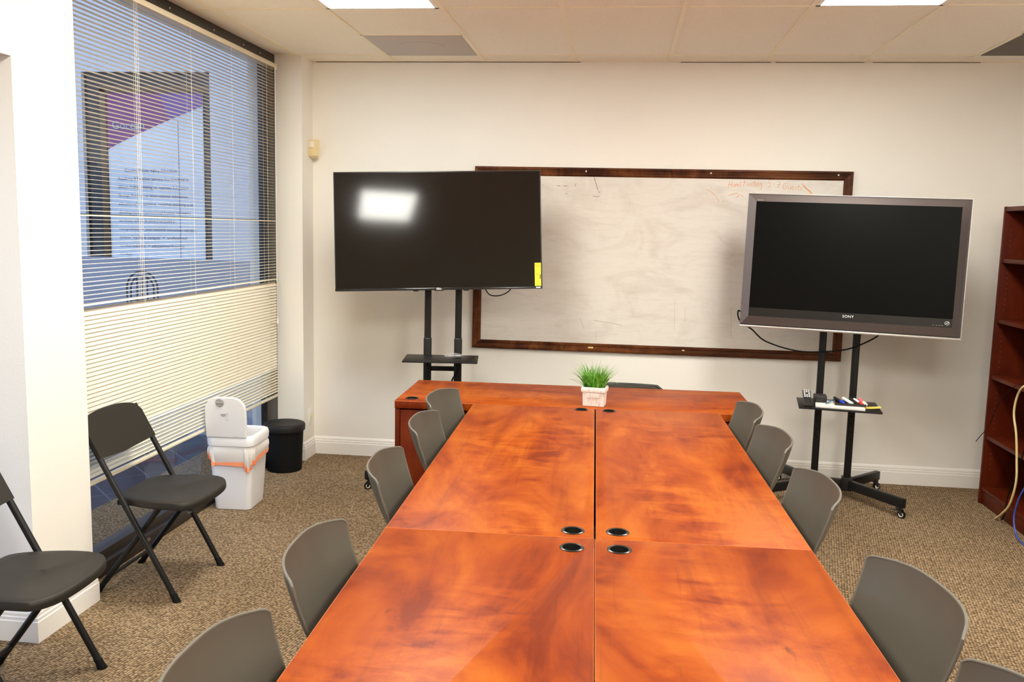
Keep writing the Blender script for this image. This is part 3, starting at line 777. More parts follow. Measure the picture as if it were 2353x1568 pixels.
# chair behind the desk
t = thing('task_chair', 'dark rimmed grey chair behind the desk beside the potted grass, only its top visible', 'chair', (0.055, 5.15, 0), TT+PI)
b = bm_()
def bk(u, v):
    s = 2*u-1; hw = 0.222-0.035*max(0, (v-0.86)/0.14)**2.5
    return (s*hw, 0.03*v-0.03*(1-s*s), 0.45+0.300*v)
grid(b, bk, 20, 14, 0.02); obj('backrest', b, M_SHELL, t, ang=50)
b = bm_(); rim = [bk(0, v/14) for v in range(15)]+[bk(u/24, 1) for u in range(1, 24)]+[bk(1, 1-v/14) for v in range(15)]
tube(b, [(p[0], p[1]+0.004, p[2]+0.001) for p in rim], 0.009, 8); obj('back_rim', b, M_BLKPL, t)
b = bm_(); box(b, (0, -0.17, 0.44), (0.42, 0.38, 0.04), bev=0.012); obj('seat', b, M_SHELL, t)
for sx in (-1, 1):
    for yy in (-0.32, 0.02):
        b = bm_(); tube(b, [(sx*0.18, yy, 0.42), (sx*0.20, yy, 0.0)], 0.011, 8); obj('leg', b, M_BLKMET, t)

# ================================================================== BLACK FOLDING CHAIRS
def make_fold(label, group):
    t = thing('folding_chair', label, 'chair', (0, 0, 0), 0, group)
    # faces +X. Front feet x=+0.19, y=+-0.215 ; posts lean back to x=-0.235 at z=0.79
    fx = 0.192
    def post(z): return fx-0.5415*z
    for sy in (-1, 1):
        b = bm_(); y = sy*0.215
        tube(b, [(post(0.012), y, 0.012), (post(0.74), y, 0.74), (post(0.77), y*0.985, 0.77)], 0.0125, 12); p = obj('front_leg', b, M_BLKMET, t)
        b = bm_(); Mf = T(post(0.0), y, 0.0)
        lathe(b, [(0.0135, 0.0), (0.0175, 0.002), (0.0175, 0.010), (0.0155, 0.018), (0.0155, 0.034), (0.0135, 0.038)], 14, Mf @ Matrix.Shear('XY', 4, (-0.54, 0))); obj('foot_cap', b, M_RUBBER, p)
        b = bm_(); y2 = sy*0.182
        tube(b, [(-0.188, y2, 0.012), (0.105, y2, 0.405)], 0.0125, 12); p = obj('rear_leg', b, M_BLKMET, t)
        b = bm_(); lathe(b, [(0.0135, 0.0), (0.0175, 0.002), (0.0175, 0.010), (0.0155, 0.018), (0.0155, 0.034), (0.0135, 0.038)], 14, T(-0.197, y2, 0) @ Matrix.Shear('XY', 4, (0.74, 0))); obj('foot_cap', b, M_RUBBER, p)
        b = bm_(); box(b, (post(0.26), sy*0.199, 0.26), (0.012, 0.05, 0.012), bev=0.003); obj('pivot', b, M_STEEL, t)
        b = bm_(); bx2(b, -0.09, 0.16, sy*0.178-0.003 if sy > 0 else -0.181, sy*0.178+0.003 if sy > 0 else -0.175, 0.405, 0.425, 0.001); obj('seat_rail', b, M_BLKMET, t)
        b = bm_()
        for xx in (-0.06, 0.11): lathe(b, [(0.005, 0), (0.004, 0.002)], 10, T(xx, sy*0.2005, 0.425) @ RX(-sy*PI/2))
        obj('rivet', b, M_STEEL, t)
    b = bm_(); tube(b, [(-0.135, -0.182, 0.08), (-0.135, 0.182, 0.08)], 0.008, 8); tube(b, [(post(0.12), -0.215, 0.12), (post(0.12), 0.215, 0.12)], 0.008, 8) if False else None
    obj('stretcher', b, M_BLKMET, t)
    # seat: tapered pad, wider at the front
    out = []
    pts = [(-0.115, -0.10), (-0.10, -0.155), (-0.04, -0.190), (0.08, -0.222), (0.19, -0.222), (0.235, -0.19), (0.262, -0.11), (0.268, 0.0)]
    poly = [Vector((x, y, 0)) for x, y in pts]+[Vector((x, -y, 0)) for x, y in reversed(pts[:-1])]
    poly = smooth_path(poly+[poly[0]], 3)[:-1]
    b = bm_(); layers = [(0.965, 0.408), (1.0, 0.414), (1.0, 0.428), (0.985, 0.4385), (0.95, 0.4425), (0.80, 0.4405), (0.5, 0.4375), (0.2, 0.4365)]
    rings = []
    cxs = 0.075
    for s, z in layers: rings.append([b.verts.new((cxs+(p.x-cxs)*s, p.y*s, z-0.012*max(0, (p.x-0.18))/0.09)) for p in poly])
    n = len(poly)
    for a, d in zip(rings, rings[1:]):
        for i in range(n): b.faces.new((a[i], a[(i+1) % n], d[(i+1) % n], d[i]))
    b.faces.new(list(reversed(rings[0]))); b.faces.new(rings[-1])
    obj('seat', b, M_FOLDS, t, ang=45)
    # back panel, curved, with rounded top corners
    def bp(u, v):
        s = 2*u-1; hw = 0.226
        zlo = 0.622+0.012*(s*s)*0-0.016*(1-abs(s)**1.5); zhi = 0.765+0.030*(1-abs(s)**3.2)
        if abs(s) > 0.86: zhi -= 0.02*((abs(s)-0.86)/0.14)**2
        z = zlo+(zhi-zlo)*v
        return (post(z)-0.018*(1-s*s)-0.002, s*hw, z)
    b = bm_(); grid(b, bp, 28, 10, 0.012); 
    bmesh.ops.translate(b, vec=(0.018, 0, 0), verts=b.verts)
    obj('backrest', b, M_FOLDS, t, ang=50)
    return t
f1 = make_fold('black folding chair below the blinds beside the white pier, wholly in view', 'black folding chairs along the window side')
f1.location = (-2.030, 3.694, 0)
f2 = dup(f1, (-2.010, 2.672, 0), R(1.0), 'black folding chair before the white pier, cut by the left picture edge')

# ================================================================== TELEVISIONS AND STANDS
def rotM(yaw_, tilt, roll=0.0):
    return Matrix.Rotation(yaw_, 4, 'Z') @ Matrix.Rotation(-tilt, 4, 'X') @ Matrix.Rotation(-roll, 4, 'Y')
def caster(parent, x, y, zt, yawc, brake):
    M = T(x, y, 0) @ RZ(yawc)
    b = bm_(); box(b, (0, 0, zt-0.004), (0.034, 0.034, 0.008), M, 0.002); lathe(b, [(0.006, zt-0.02), (0.006, zt+0.01)], 10, M)
    for s in (-1, 1): prism(b, [(-0.012, zt-0.012), (0.016, zt-0.012), (0.026, 0.018), (0.012, 0.018)], s*0.012-0.0015, s*0.012+0.0015, M @ T(0, 0, 0) @ RX(PI/2))
    box(b, (0.002, 0, zt-0.013), (0.030, 0.026, 0.004), M)
    if brake: box(b, (-0.034, 0, zt-0.022), (0.036, 0.018, 0.004), M @ T(0, 0, 0) @ RY(0.0), 0.001)
    c = obj('caster', b, M_BLKPL, parent)
    b = bm_(); lathe(b, [(0.006, -0.009), (0.017, -0.009), (0.0225, -0.007), (0.0225, 0.007), (0.017, 0.009), (0.006, 0.009)], 24, M @ T(0.014, 0, 0.0225) @ RX(PI/2)); obj('wheel', b, M_RUBBER, c)
    b = bm_(); lathe(b, [(0.005, -0.0098), (0.0145, -0.0098), (0.0145, 0.0098), (0.005, 0.0098)], 24, M @ T(0.014, 0, 0.0225) @ RX(PI/2)); obj('wheel_hub', b, M_PLATE, c)
def stand(label, loc, yaw_, ptop, shelf_z, shelf_w, shelf_y0, shelf_y1, legs, collar=None, bar=None):
    t = thing('television_stand', label, 'stand', loc, yaw_)
    for sx in (-1, 1):
        b = bm_(); x = sx*0.098
        lathe_r = 0.0215
        box(b, (x, 0, (0.10+ptop)/2), (0.042, 0.042, ptop-0.10), bev=0.010, seg=3)
        if collar: box(b, (x, 0, (0.10+collar)/2), (0.050, 0.050, collar-0.10), bev=0.012, seg=3)
        obj('post', b, M_BLKMET, t)
        b = bm_(); box(b, (x, 0, 0.095), (0.062, 0.070, 0.085), bev=0.004); obj('base_socket', b, M_BLKMET, t)
        if not collar:
            b = bm_()
            for z in (0.38, 0.43, 0.48, 0.53): lathe(b, [(0.006, 0), (0.006, 0.0008)], 10, T(x, -0.0212, z) @ RX(PI/2))
            obj('bolt_hole', b, M_RUBBER, t)
    b = bm_(); box(b, (0, 0, 0.092), (0.15, 0.034, 0.058), bev=0.003); obj('base_crossbar', b, M_BLKMET, t)
    for (x0, y0, x1, y1, cyaw, brk) in legs:
        b = bm_(); d = Vector((x1-x0, y1-y0, 0)); ln = d.length+0.03; a = math.atan2(d.y, d.x)
        box(b, (ln/2, 0, 0.092), (ln, 0.034, 0.056), T(x0, y0, 0) @ RZ(a), 0.003); lg = obj('base_leg', b, M_BLKMET, t)
        caster(lg, x1, y1, 0.064, cyaw, brk)
    b = bm_(); bx2(b, -shelf_w/2, shelf_w/2, shelf_y0, shelf_y1, shelf_z-0.010, shelf_z, 0.002)
    s_ = obj('shelf', b, M_BLKMET, t)
    b = bm_()
    for sx in (-1, 1): prism(b, [(0, 0), (0.12, 0), (0, -0.06)], sx*0.098-0.0015, sx*0.098+0.0015, T(0, -0.02, shelf_z-0.01) @ Matrix(((0, 0, 1, 0), (-1, 0, 0, 0), (0, 1, 0, 0), (0, 0, 0, 1))))
    obj('shelf_bracket', b, M_BLKMET, t)
    if bar:
        b = bm_(); box(b, (0, 0, bar), (0.15, 0.020, 0.030), bev=0.003); obj('crossbar', b, M_BLKMET, t)
    b = bm_()
    for sx in (-1, 1): bx2(b, sx*0.098-0.02, sx*0.098+0.02, -0.045, -0.02, ptop-0.34, ptop)
    bx2(b, -0.25, 0.25, -0.052, -0.04, ptop-0.30, ptop-0.24); bx2(b, -0.25, 0.25, -0.052, -0.04, ptop-0.08, ptop-0.02)
    obj('mount', b, M_BLKMET, t)
    return t
S1 = (-1.107, 5.60, 0); A1 = R(7.67)
stand('black two-post stand on wheels behind the desk carrying the left television', S1, A1, 1.72, 0.815, 0.462, -0.30, 0.0,
      [(-0.098, 0, -0.425, -0.285, R(200), True), (0.098, 0, 0.34, -0.36, R(250), True), (-0.098, 0, -0.31, 0.27, R(80), False), (0.098, 0, 0.31, 0.27, R(80), False)], 0.93, 0.726)
S2 = (1.372, 5.665, 0); A2 = R(-8.3)
stand('black two-post stand on wheels at the right carrying the silver-framed television', S2, A2, 1.60, 0.62, 0.465, -0.33, 0.005,
      [(-0.098, 0, -0.385, -0.27, R(200), True), (0.098, 0, 0.365, -0.315, R(-35), True), (-0.098, 0, -0.29, 0.275, R(170), False), (0.098, 0, 0.30, 0.27, R(20), False)])

# left television
W1, H1 = 1.279, 0.735
M1 = T(-1.116, 5.452, 1.6115) @ rotM(R(8.9), R(6.6), R(1.99))
t = thing('television', 'glossy black television on the left stand with yellow label', 'television', (0, 0, 0)); t.matrix_world = M1
b = bm_(); bx2(b, -W1/2, W1/2, 0.0, 0.022, -H1/2, H1/2, 0.003); bx2(b, -0.40, 0.40, 0.02, 0.065, -0.30, 0.16, 0.01); obj('casing', b, M_BLKPL, t)
b = bm_(); bx2(b, -W1/2+0.007, W1/2-0.007, -0.0015, 0.004, -H1/2+0.016, H1/2-0.007); obj('screen', b, M_SCREEN1, t)
b = bm_(); bx2(b, -W1/2, W1/2, -0.004, 0.0, -H1/2, -H1/2+0.014, 0.0015); obj('lower_bezel', b, M_BLKGL, t)
b = bm_(); bx2(b, -0.028, 0.028, -0.006, -0.001, -H1/2-0.005, -H1/2+0.015, 0.003); bz = obj('badge', b, M_BLKGL, t)
b = bm_(); text_bm(b, 'onn.', 0.020, T(0, -0.0066, -H1/2+0.007) @ UPR, 0.0003); obj('badge_text', b, M_WHITEPR, bz)
LX = W1/2-0.026
b = bm_(); bx2(b, LX-0.0205, LX+0.0185, -0.0028, -0.0012, -H1/2+0.017, -H1/2+0.160); lb = obj('energy_label', b, M_YELLOW, t)
b = bm_(); text_bm(b, 'ENERGY', 0.0095, T(LX-0.002, -0.0030, -H1/2+0.147) @ UPR, 0.0002); text_bm(b, 'GUIDE', 0.0095, T(LX-0.002, -0.0030, -H1/2+0.137) @ UPR, 0.0002)
text_bm(b, '$27', 0.013, T(LX-0.006, -0.0030, -H1/2+0.088) @ UPR, 0.0002)
for k in range(5): bx2(b, LX-0.016, LX+0.014, -0.0031, -0.0027, -H1/2+0.122-k*0.0045, -H1/2+0.1225-k*0.0045)
bx2(b, LX+0.010, LX+0.0165, -0.0031, -0.0027, -H1/2+0.060, -H1/2+0.087)
obj('label_print', b, M_DKPRINT, lb)
b = bm_(); bx2(b, LX-0.014, LX+0.014, -0.0048, -0.004, -H1/2+0.004, -H1/2+0.011); obj('white_sticker', b, M_WHITEPR, t)
b = bm_()
for x in (-0.145, 0.165): bx2(b, x-0.016, x+0.016, 0.004, 0.03, -H1/2-0.006, -H1/2, 0.001)
obj('foot_mount', b, M_BLKPL, t)
# right television
W2, H2 = 1.232, 0.806
M2 = T(1.361, 5.452, 1.4655) @ rotM(R(-8.75), R(3.45), R(-0.9))
t = thing('television', 'large flat television with wide silver-grey bezel on the right stand', 'television', (0, 0, 0)); t.matrix_world = M2
b = bm_(); bx2(b, -W2/2+0.006, W2/2-0.006, 0.012, 0.06, -H2/2+0.006, H2/2-0.006, 0.006); bx2(b, -0.42, 0.42, 0.05, 0.115, -0.28, 0.26, 0.015); obj('casing', b, M_BLKPL, t)
SX0, SX1, SZ0, SZ1 = -W2/2+0.048, W2/2-0.052, -H2/2+0.122, H2/2-0.046
OX, OZ = W2/2, H2/2
IZ0 = -H2/2+0.070
def bez(pts, name, m, front=0.014, inner=-0.006):
    # pts: outer a, outer c, inner c, inner a
    b = bm_(); q = [Vector((pts[0][0], front, pts[0][1])), Vector((pts[1][0], front, pts[1][1])), Vector((pts[2][0], inner, pts[2][1])), Vector((pts[3][0], inner, pts[3][1]))]
    fr = [b.verts.new(p) for p in q]; bk_ = [b.verts.new((p.x, 0.02, p.z)) for p in q]
    b.faces.new(fr); b.faces.new(list(reversed(bk_)))
    for i in range(4): b.faces.new((fr[i], fr[(i+1) % 4], bk_[(i+1) % 4], bk_[i]))
    return obj(name, b, m, t, ang=15)
o_ = [(-OX, OZ), (OX, OZ), (OX, -OZ+0.014), (-OX, -OZ+0.014)]; i_ = [(SX0, SZ1), (SX1, SZ1), (SX1, IZ0), (SX0, IZ0)]
bez([o_[0], o_[1], i_[1], i_[0]], 'bezel_top', M_BEZ); bez([o_[1], o_[2], i_[2], i_[1]], 'bezel_side', M_BEZ)
bez([o_[2], o_[3], i_[3], i_[2]], 'bezel_bottom', M_BEZ); bez([o_[3], o_[0], i_[0], i_[3]], 'bezel_side', M_BEZ)
b = bm_(); bx2(b, -OX, OX, -0.009, 0.03, -OZ, -OZ+0.014, 0.003); bmesh.ops.translate(b, vec=(0, 0.018, 0), verts=b.verts); obj('silver_strip', b, M_SILV, t)
b = bm_(); bx2(b, -OX, OX, 0.008, 0.022, OZ-0.0005, OZ+0.0025); bx2(b, OX-0.0005, OX+0.003, 0.006, 0.024, -OZ, OZ); obj('silver_edge', b, M_SILV, t)
b = bm_(); bx2(b, SX0, SX1, -0.003, 0.012, SZ0, SZ1); obj('screen', b, M_SCREEN2, t)
b = bm_(); bx2(b, SX0, SX1, -0.004, 0.012, IZ0, SZ0-0.001); pb = obj('speaker_panel', b, M_BLKGL, t)
b = bm_(); text_bm(b, 'SONY', 0.022, T(0.0, -0.0045, (IZ0+SZ0)/2+0.004) @ UPR, 0.0004, spacing=1.15); obj('brand_text', b, M_WHITEPR, pb)
b = bm_(); text_bm(b, 'BRAVIA', 0.010, T(-OX+0.070, -0.0038, OZ-0.038) @ UPR, 0.0010); obj('model_text', b, M_GREYPR, t)
b = bm_(); zc_ = IZ0+0.026
tube(b, [(SX1-0.028+0.012*math.cos(a), -0.0045, zc_+0.010*math.sin(a)) for a in [2*PI*k/20 for k in range(20)]], 0.0009, 6, closed=True)
tube(b, [(SX1-0.036, -0.0045, zc_-0.004), (SX1-0.028, -0.0045, zc_), (SX1-0.020, -0.0045, zc_+0.004)], 0.0016, 6); obj('round_emblem', b, M_WHITEPR, pb)
b = bm_()
for x in (0.10, 0.082, 0.066, 0.052): bx2(b, SX1-x-0.005, SX1-x+0.003, -0.0045, -0.0035, IZ0+0.010, IZ0+0.0115)
obj('indicator_print', b, M_GREYPR, pb)

# cables at the televisions
b = bm_(); tube(b, smooth_path([(0.79, 5.60, 1.12), (0.745, 5.6, 1.165), (0.742, 5.6, 1.13), (0.765, 5.6, 1.09), (0.83, 5.61, 1.05), (0.918, 5.60, 0.979), (1.104, 5.585, 0.929), (1.285, 5.60, 0.93), (1.424, 5.60, 0.955), (1.56, 5.58, 1.03), (1.62, 5.58, 1.10)], 6), 0.0045, 8)
tag(obj('power_cord', b, M_RUBBER), 'black cord drooping in a loop below the right television', 'cord')
b = bm_(); tube(b, smooth_path([(-0.83, 5.55, 1.25), (-0.80, 5.56, 1.215), (-0.745, 5.56, 1.212), (-0.69, 5.56, 1.235), (-0.66, 5.56, 1.27)], 5), 0.0035, 8)
tag(obj('power_cord', b, M_RUBBER), 'short black cord under the lower right of the left television', 'cord')
t = thing('usb_cable', 'thin black cable with plug hanging from the left stand crossbar', 'cable', (0, 0, 0))
b = bm_(); tube(b, smooth_path([(-1.005, 5.585, 0.735), (-1.008, 5.575, 0.71), (-1.022, 5.57, 0.69), (-1.028, 5.57, 0.675)], 4), 0.003, 8); obj('wire', b, M_RUBBER, t)
b = bm_(); tube(b, [(-1.027, 5.57, 0.680), (-1.041, 5.57, 0.650)], [0.006, 0.0055], 8); tube(b, [(-1.041, 5.57, 0.650), (-1.045, 5.57, 0.640)], 0.003, 8); obj('plug', b, M_BLKPL, t)
def onstand(S, A, x, y, z): return tuple((T(*S) @ RZ(A) @ Vector((x, y, z))))
# bag on the left shelf
t = thing('plastic_bag', 'clear plastic bag with dark parts lying on the left stand shelf', 'bag', onstand(S1, A1, 0.078, -0.14, 0.8185), A1+0.25)
def bag(u, v):
    a = 2*PI*u; th = PI*v
    r = 1+0.16*math.sin(5*a+3*v)+0.10*math.sin(9*a-4*v)
    return (0.062*r*math.sin(th)*math.cos(a), 0.034*r*math.sin(th)*math.sin(a), 0.014-0.014*math.cos(th)*(1+0.15*math.sin(7*a)))
b = bm_(); grid(b, bag, 30, 12)
bmesh.ops.remove_doubles(b, verts=b.verts, dist=0.0003); obj('film', b, M_CLEARBAG, t, ang=20)
b = bm_(); box(b, (-0.018, 0, 0.012), (0.045, 0.022, 0.012), RZ(0.3), 0.004); box(b, (0.026, 0.0, 0.013), (0.034, 0.02, 0.012), RZ(-0.2), 0.005); obj('contents', b, M_GREYPL, t)

# items on the right shelf
SZ = 0.6205
def q2(x, y, z=0.0): return onstand(S2, A2, x, y, SZ+z)
t = thing('paper_stack', 'thin stack of white paper under the marker tray on the right stand shelf', 'paper', q2(0.005, -0.215), A2+R(-3))
b = bm_()
for k in range(4): box(b, (random.uniform(-0.002, 0.002), random.uniform(-0.002, 0.002), 0.0015+k*0.003), (0.275, 0.20, 0.0022), RZ(random.uniform(-0.008, 0.008)))
obj('sheets', b, M_PAPER, t)
t = thing('remote_control', 'black remote with white buttons propped at the left end of the right shelf', 'remote', q2(-0.185, -0.245, 0.003), A2+R(3))
Mr = RX(R(24))
b = bm_(); box(b, (0, 0.0, 0.010), (0.046, 0.165, 0.018), Mr @ T(0, 0.01, 0.028), 0.005); obj('body', b, M_BLKPL, t)
b = bm_()
for i in range(5):
    for j in (-1, 0, 1):
        if i in (2,) and j == 0: continue
        box(b, (j*0.013, 0.072-i*0.0165, 0.020), (0.009, 0.009, 0.003), Mr @ T(0, 0.01, 0.028), 0.001)
obj('buttons', b, M_WHITEPR, t)
t = thing('adapter_box', 'small dark grey box beside the remote on the right shelf', 'box', q2(-0.105, -0.16, 0.0130), A2)
b = bm_(); box(b, (0, 0, 0.020), (0.075, 0.085, 0.038), bev=0.004); obj('body', b, M_BLKPL, t)
b = bm_(); box(b, (0, 0, 0.0395), (0.068, 0.078, 0.002), bev=0.001); obj('lid', b, mat('dark_brown_plastic', (0.04, 0.03, 0.03), 0.4), t)
b = bm_(); tube(b, smooth_path([q2(-0.075, -0.245, 0.017), q2(-0.055, -0.215, 0.022), q2(-0.035, -0.18, 0.03), q2(-0.02, -0.15, 0.022)], 5), 0.0035, 8)
tag(obj('stylus', b, M_TEAL), 'thin blue pen leaning between the dark box and the marker tray', 'pen')
t = thing('marker_tray', 'black tray holding markers on top of the papers', 'tray', q2(0.062, -0.205, 0.0130), A2)
b = bm_(); bx2(b, -0.085, 0.085, -0.05, 0.05, 0.0, 0.004, 0.001); bx2(b, -0.085, 0.085, -0.052, -0.048, 0, 0.014); bx2(b, -0.085, 0.085, 0.048, 0.052, 0, 0.014)
bx2(b, -0.087, -0.083, -0.05, 0.05, 0, 0.020); bx2(b, 0.083, 0.087, -0.05, 0.05, 0, 0.014); obj('body', b, M_BLKPL, t)
def marker(x, y, z, ang, m1, m2, label, ln=0.105, r=0.0088):
    t = thing('marker', label, 'marker', q2(x, y, z), 0, 'markers in the tray')
    t.rotation_euler = (R(8), 0, A2+ang)
    b = bm_(); lathe(b, [(r*0.9, 0), (r, 0.002), (r, ln*0.62)], 14, T(0, -ln*0.1, 0) @ RX(-PI/2)); obj('barrel', b, m1, t)
    b = bm_(); lathe(b, [(r*0.85, -ln*0.38), (r*1.05, -ln*0.36), (r*1.05, 0)], 14, T(0, -ln*0.1, 0) @ RX(-PI/2)); obj('cap', b, m2, t)
marker(0.005, -0.19, 0.030, R(28), M_BLKPL, M_BLUE, 'black marker with bright blue cap, leftmost in the tray')
marker(0.052, -0.195, 0.0315, R(25), M_MWHITE, M_MWHITE, 'all white marker in the middle of the tray', r=0.0098)
marker(0.088, -0.195, 0.030, R(20), M_BLKPL, M_BLKPL, 'all black marker right of the white marker')
marker(0.112, -0.20, 0.030, R(22), M_MWHITE, M_RED, 'white marker with red cap in the tray', r=0.008)
marker(0.136, -0.20, 0.033, R(15), M_PINK, M_MWHITE, 'pink marker with white cap, rightmost in the tray', r=0.0095)
t = thing('sticky_note', 'yellow sticky note poking out at the right end of the papers', 'note', q2(0.185, -0.22, 0.0005), A2)
b = bm_(); grid(b, lambda u, v: (-0.04+u*0.09, -0.03+v*0.06, 0.003+0.010*u*u), 8, 4, 0.0008); obj('sheet', b, M_NOTE, t)

# ================================================================== POTTED GRASS
t = thing('potted_grass', 'green artificial grass in a whitewashed square pot on the desk edge', 'plant', (-0.098, 4.506, TZ+0.0006), R(-8))
b = bm_()
def sq(h, z, r=0.008): return h, z
prof = [(0.050, 0.0), (0.054, 0.002), (0.056, 0.060), (0.056, 0.072), (0.0625, 0.074), (0.0635, 0.080), (0.0635, 0.094), (0.0610, 0.098), (0.055, 0.098), (0.054, 0.088), (0.052, 0.086)]
def rsq(h, n=4):
    out = []
    r = 0.007
    for (sx, sy, a0) in ((1, 1, 0), (-1, 1, 90), (-1, -1, 180), (1, -1, 270)):
        for k in range(n): a = R(a0+90*k/(n-1)); out.append((sx*(h-r)+r*math.cos(a), (sy*(h*0.80-r)+r*math.sin(a))))
    return out
rings = [[b.verts.new((x, y, z)) for x, y in rsq(h)] for h, z in prof]
n = len(rings[0])
for a, c in zip(rings, rings[1:]):
    for i in range(n): b.faces.new((a[i], a[(i+1) % n], c[(i+1) % n], c[i]))
b.faces.new(list(reversed(rings[0])))
pot = obj('pot', b, M_POT, t, ang=40)
b = bm_(); prism(b, rsq(0.0525), 0.080, 0.087); obj('moss', b, M_SOIL, t)
b = bm_(); yb_ = -0.0452
bx2(b, -0.034, 0.034, yb_-0.0032, yb_+0.002, 0.046, 0.067, 0.0015); pl = obj('plaque', b, M_POT, pot)
b = bm_(); tube(b, [(-0.027+0.054*k/24, yb_-0.0036, 0.0565+0.0025*math.sin(k*1.9)+0.0015*math.sin(k*0.7)) for k in range(25)], 0.0009, 5)
for (za) in (0.0475, 0.0655): tube(b, [(-0.0325, yb_-0.0034, za), (0.0325, yb_-0.0034, za)], 0.0008, 5)
obj('plaque_relief', b, M_POT, pl)
b = bm_()
for k in range(330):
    x0 = random.uniform(-0.047, 0.047); y0 = random.uniform(-0.036, 0.036)
    h = random.uniform(0.065, 0.135) if k % 9 else random.uniform(0.13, 0.155)
    spread = 0.45*x0/0.047+random.uniform(-0.35, 0.35); sp2 = 0.35*y0/0.036+random.uniform(-0.3, 0.3)
    wd = random.uniform(0.0016, 0.0036); a = random.uniform(0, PI); ux, uy = math.cos(a)*wd, math.sin(a)*wd
    if k % 40 == 0: spread *= 2.4; h *= 0.95
    prevv = None; S_ = 6
    for j in range(S_+1):
        f = j/S_; ww = (1-f**1.8)
        cxp = x0+spread*h*(0.35*f+0.75*f*f); cyp = y0+sp2*h*(0.35*f+0.65*f*f); cz = 0.084+h*(f-0.22*f*f*abs(spread))
        pr = (b.verts.new((cxp-ux*ww, cyp-uy*ww, cz)), b.verts.new((cxp+ux*ww+1e-5, cyp+uy*ww, cz)))
        if prevv: b.faces.new((prevv[0], prevv[1], pr[1], pr[0]))
        prevv = pr
for pts in ([(-0.045, 0.0, 0.09), (-0.075, -0.005, 0.105), (-0.11, -0.01, 0.125), (-0.135, -0.012, 0.128)], [(0.045, 0, 0.10), (0.07, 0, 0.125), (0.09, 0, 0.127), (0.115, 0.0, 0.122)], [(-0.04, -0.02, 0.088), (-0.06, -0.03, 0.098), (-0.075, -0.035, 0.094)]):
    tube(b, smooth_path(pts, 5), 0.0009, 5)
obj('grass_blades', b, M_GRASS, t, ang=0)

# ================================================================== WASTE BINS
t = thing('waste_bin', 'black round waste bin with flat lid in the corner by the window frame', 'bin', (-2.172, 5.595, 0))
b = bm_(); lathe(b, [(0.108, 0.0), (0.112, 0.004), (0.124, 0.27), (0.124, 0.285)], 48); obj('body', b, M_RUBBER, t)
b = bm_(); lathe(b, [(0.124, 0.268), (0.133, 0.270), (0.136, 0.276), (0.137, 0.305), (0.133, 0.314), (0.122, 0.319), (0.09, 0.316), (0.05, 0.3135), (0.0, 0.313)], 48, cap=False)
bmesh.ops.remove_doubles(b, verts=b.verts, dist=0.0005); obj('lid', b, tex_black('matte_black_plastic', (0.013, 0.012, 0.011), 0.55, 500), t)
# white bin with upright lid
t = thing('diaper_pail', 'white plastic bin with raised lid and orange liner ribbon by the window', 'bin', (-2.150, 4.83, 0), R(3))
def rrect(hx_, hy_, r, n=6, cx_=0, cy_=0):
    out = []
    for (sx, sy, a0) in ((1, 1, 0), (-1, 1, 90), (-1, -1, 180), (1, -1, 270)):
        for k in range(n): a = R(a0+90*k/(n-1)); out.append((cx_+sx*(hx_-r)+r*math.cos(a), cy_+sy*(hy_-r)+r*math.sin(a)))
    return out
b = bm_()
lay = [(0.100, 0.115, 0.0), (0.104, 0.119, 0.004), (0.112, 0.128, 0.12), (0.120, 0.136, 0.26), (0.126, 0.142, 0.385)]
rings = [[b.verts.new((x, y, z)) for x, y in rrect(a, c, 0.03)] for a, c, z in lay]
for a, c in zip(rings, rings[1:]):
    m_ = len(a)
    for i in range(m_): b.faces.new((a[i], a[(i+1) % m_], c[(i+1) % m_], c[i]))
b.faces.new(list(reversed(rings[0])))
obj('body', b, M_CANW, t, ang=40)
b = bm_()
lay = [(0.128, 0.144, 0.375), (0.137, 0.153, 0.380), (0.139, 0.155, 0.415), (0.134, 0.150, 0.432), (0.124, 0.140, 0.438), (0.108, 0.124, 0.430), (0.102, 0.118, 0.40), (0.100, 0.116, 0.33)]
rings = [[b.verts.new((x, y, z)) for x, y in rrect(a, c, 0.045)] for a, c, z in lay]
for a, c in zip(rings, rings[1:]):
    m_ = len(a)
    for i in range(m_): b.faces.new((a[i], a[(i+1) % m_], c[(i+1) % m_], c[i]))
obj('rim', b, M_CANW, t, ang=50)
# raised lid: arched slab standing on the near rim
b = bm_()
arch = [(-0.115, 0.0), (0.115, 0.0), (0.118, 0.10)]+[(0.118-0.075*(1-math.cos(R(a))), 0.15+0.085*math.sin(R(a))) for a in range(10, 91, 10)]+[(-0.043-0.075*math.sin(R(a)), 0.15+0.085*math.cos(R(a))) for a in range(0, 81, 10)]+[(-0.118, 0.10)]
prism(b, arch, -0.010, 0.010, RX(PI/2))
bmesh.ops.bevel(b, geom=[e for e in b.edges if abs(e.verts[0].co.y-e.verts[1].co.y) < 1e-6], offset=0.005, segments=2, affect='EDGES')
ML = T(-0.012, -0.148, 0.430) @ RX(R(4))
bmesh.ops.transform(b, matrix=ML, verts=b.verts); ld = obj('lid', b, M_CANW, t, ang=40)
b = bm_(); lathe(b, [(0.024, 0.0), (0.024, 0.004), (0.021, 0.006), (0.0, 0.0045)], 28, ML @ T(-0.028, -0.010, 0.205) @ RX(PI/2), cap=False); box(b, (-0.028, -0.0165, 0.205), (0.040, 0.006, 0.010), ML, 0.002); obj('knob', b, M_GREYPL, ld)
b = bm_()
prism(b, [(0.016*math.cos(R(a)), 0.016*math.sin(R(a))) for a in range(180, 361, 15)], 0, 0.0012, ML @ T(-0.010, -0.0102, 0.140) @ RX(PI/2)); tube(b, [tuple(ML @ Vector((-0.010+0.024*math.cos(R(a)), -0.0108, 0.138+0.024*math.sin(R(a))))) for a in range(-75, 31, 12)], 0.0009, 5)
obj('lock_mark', b, M_GREYPR, ld)
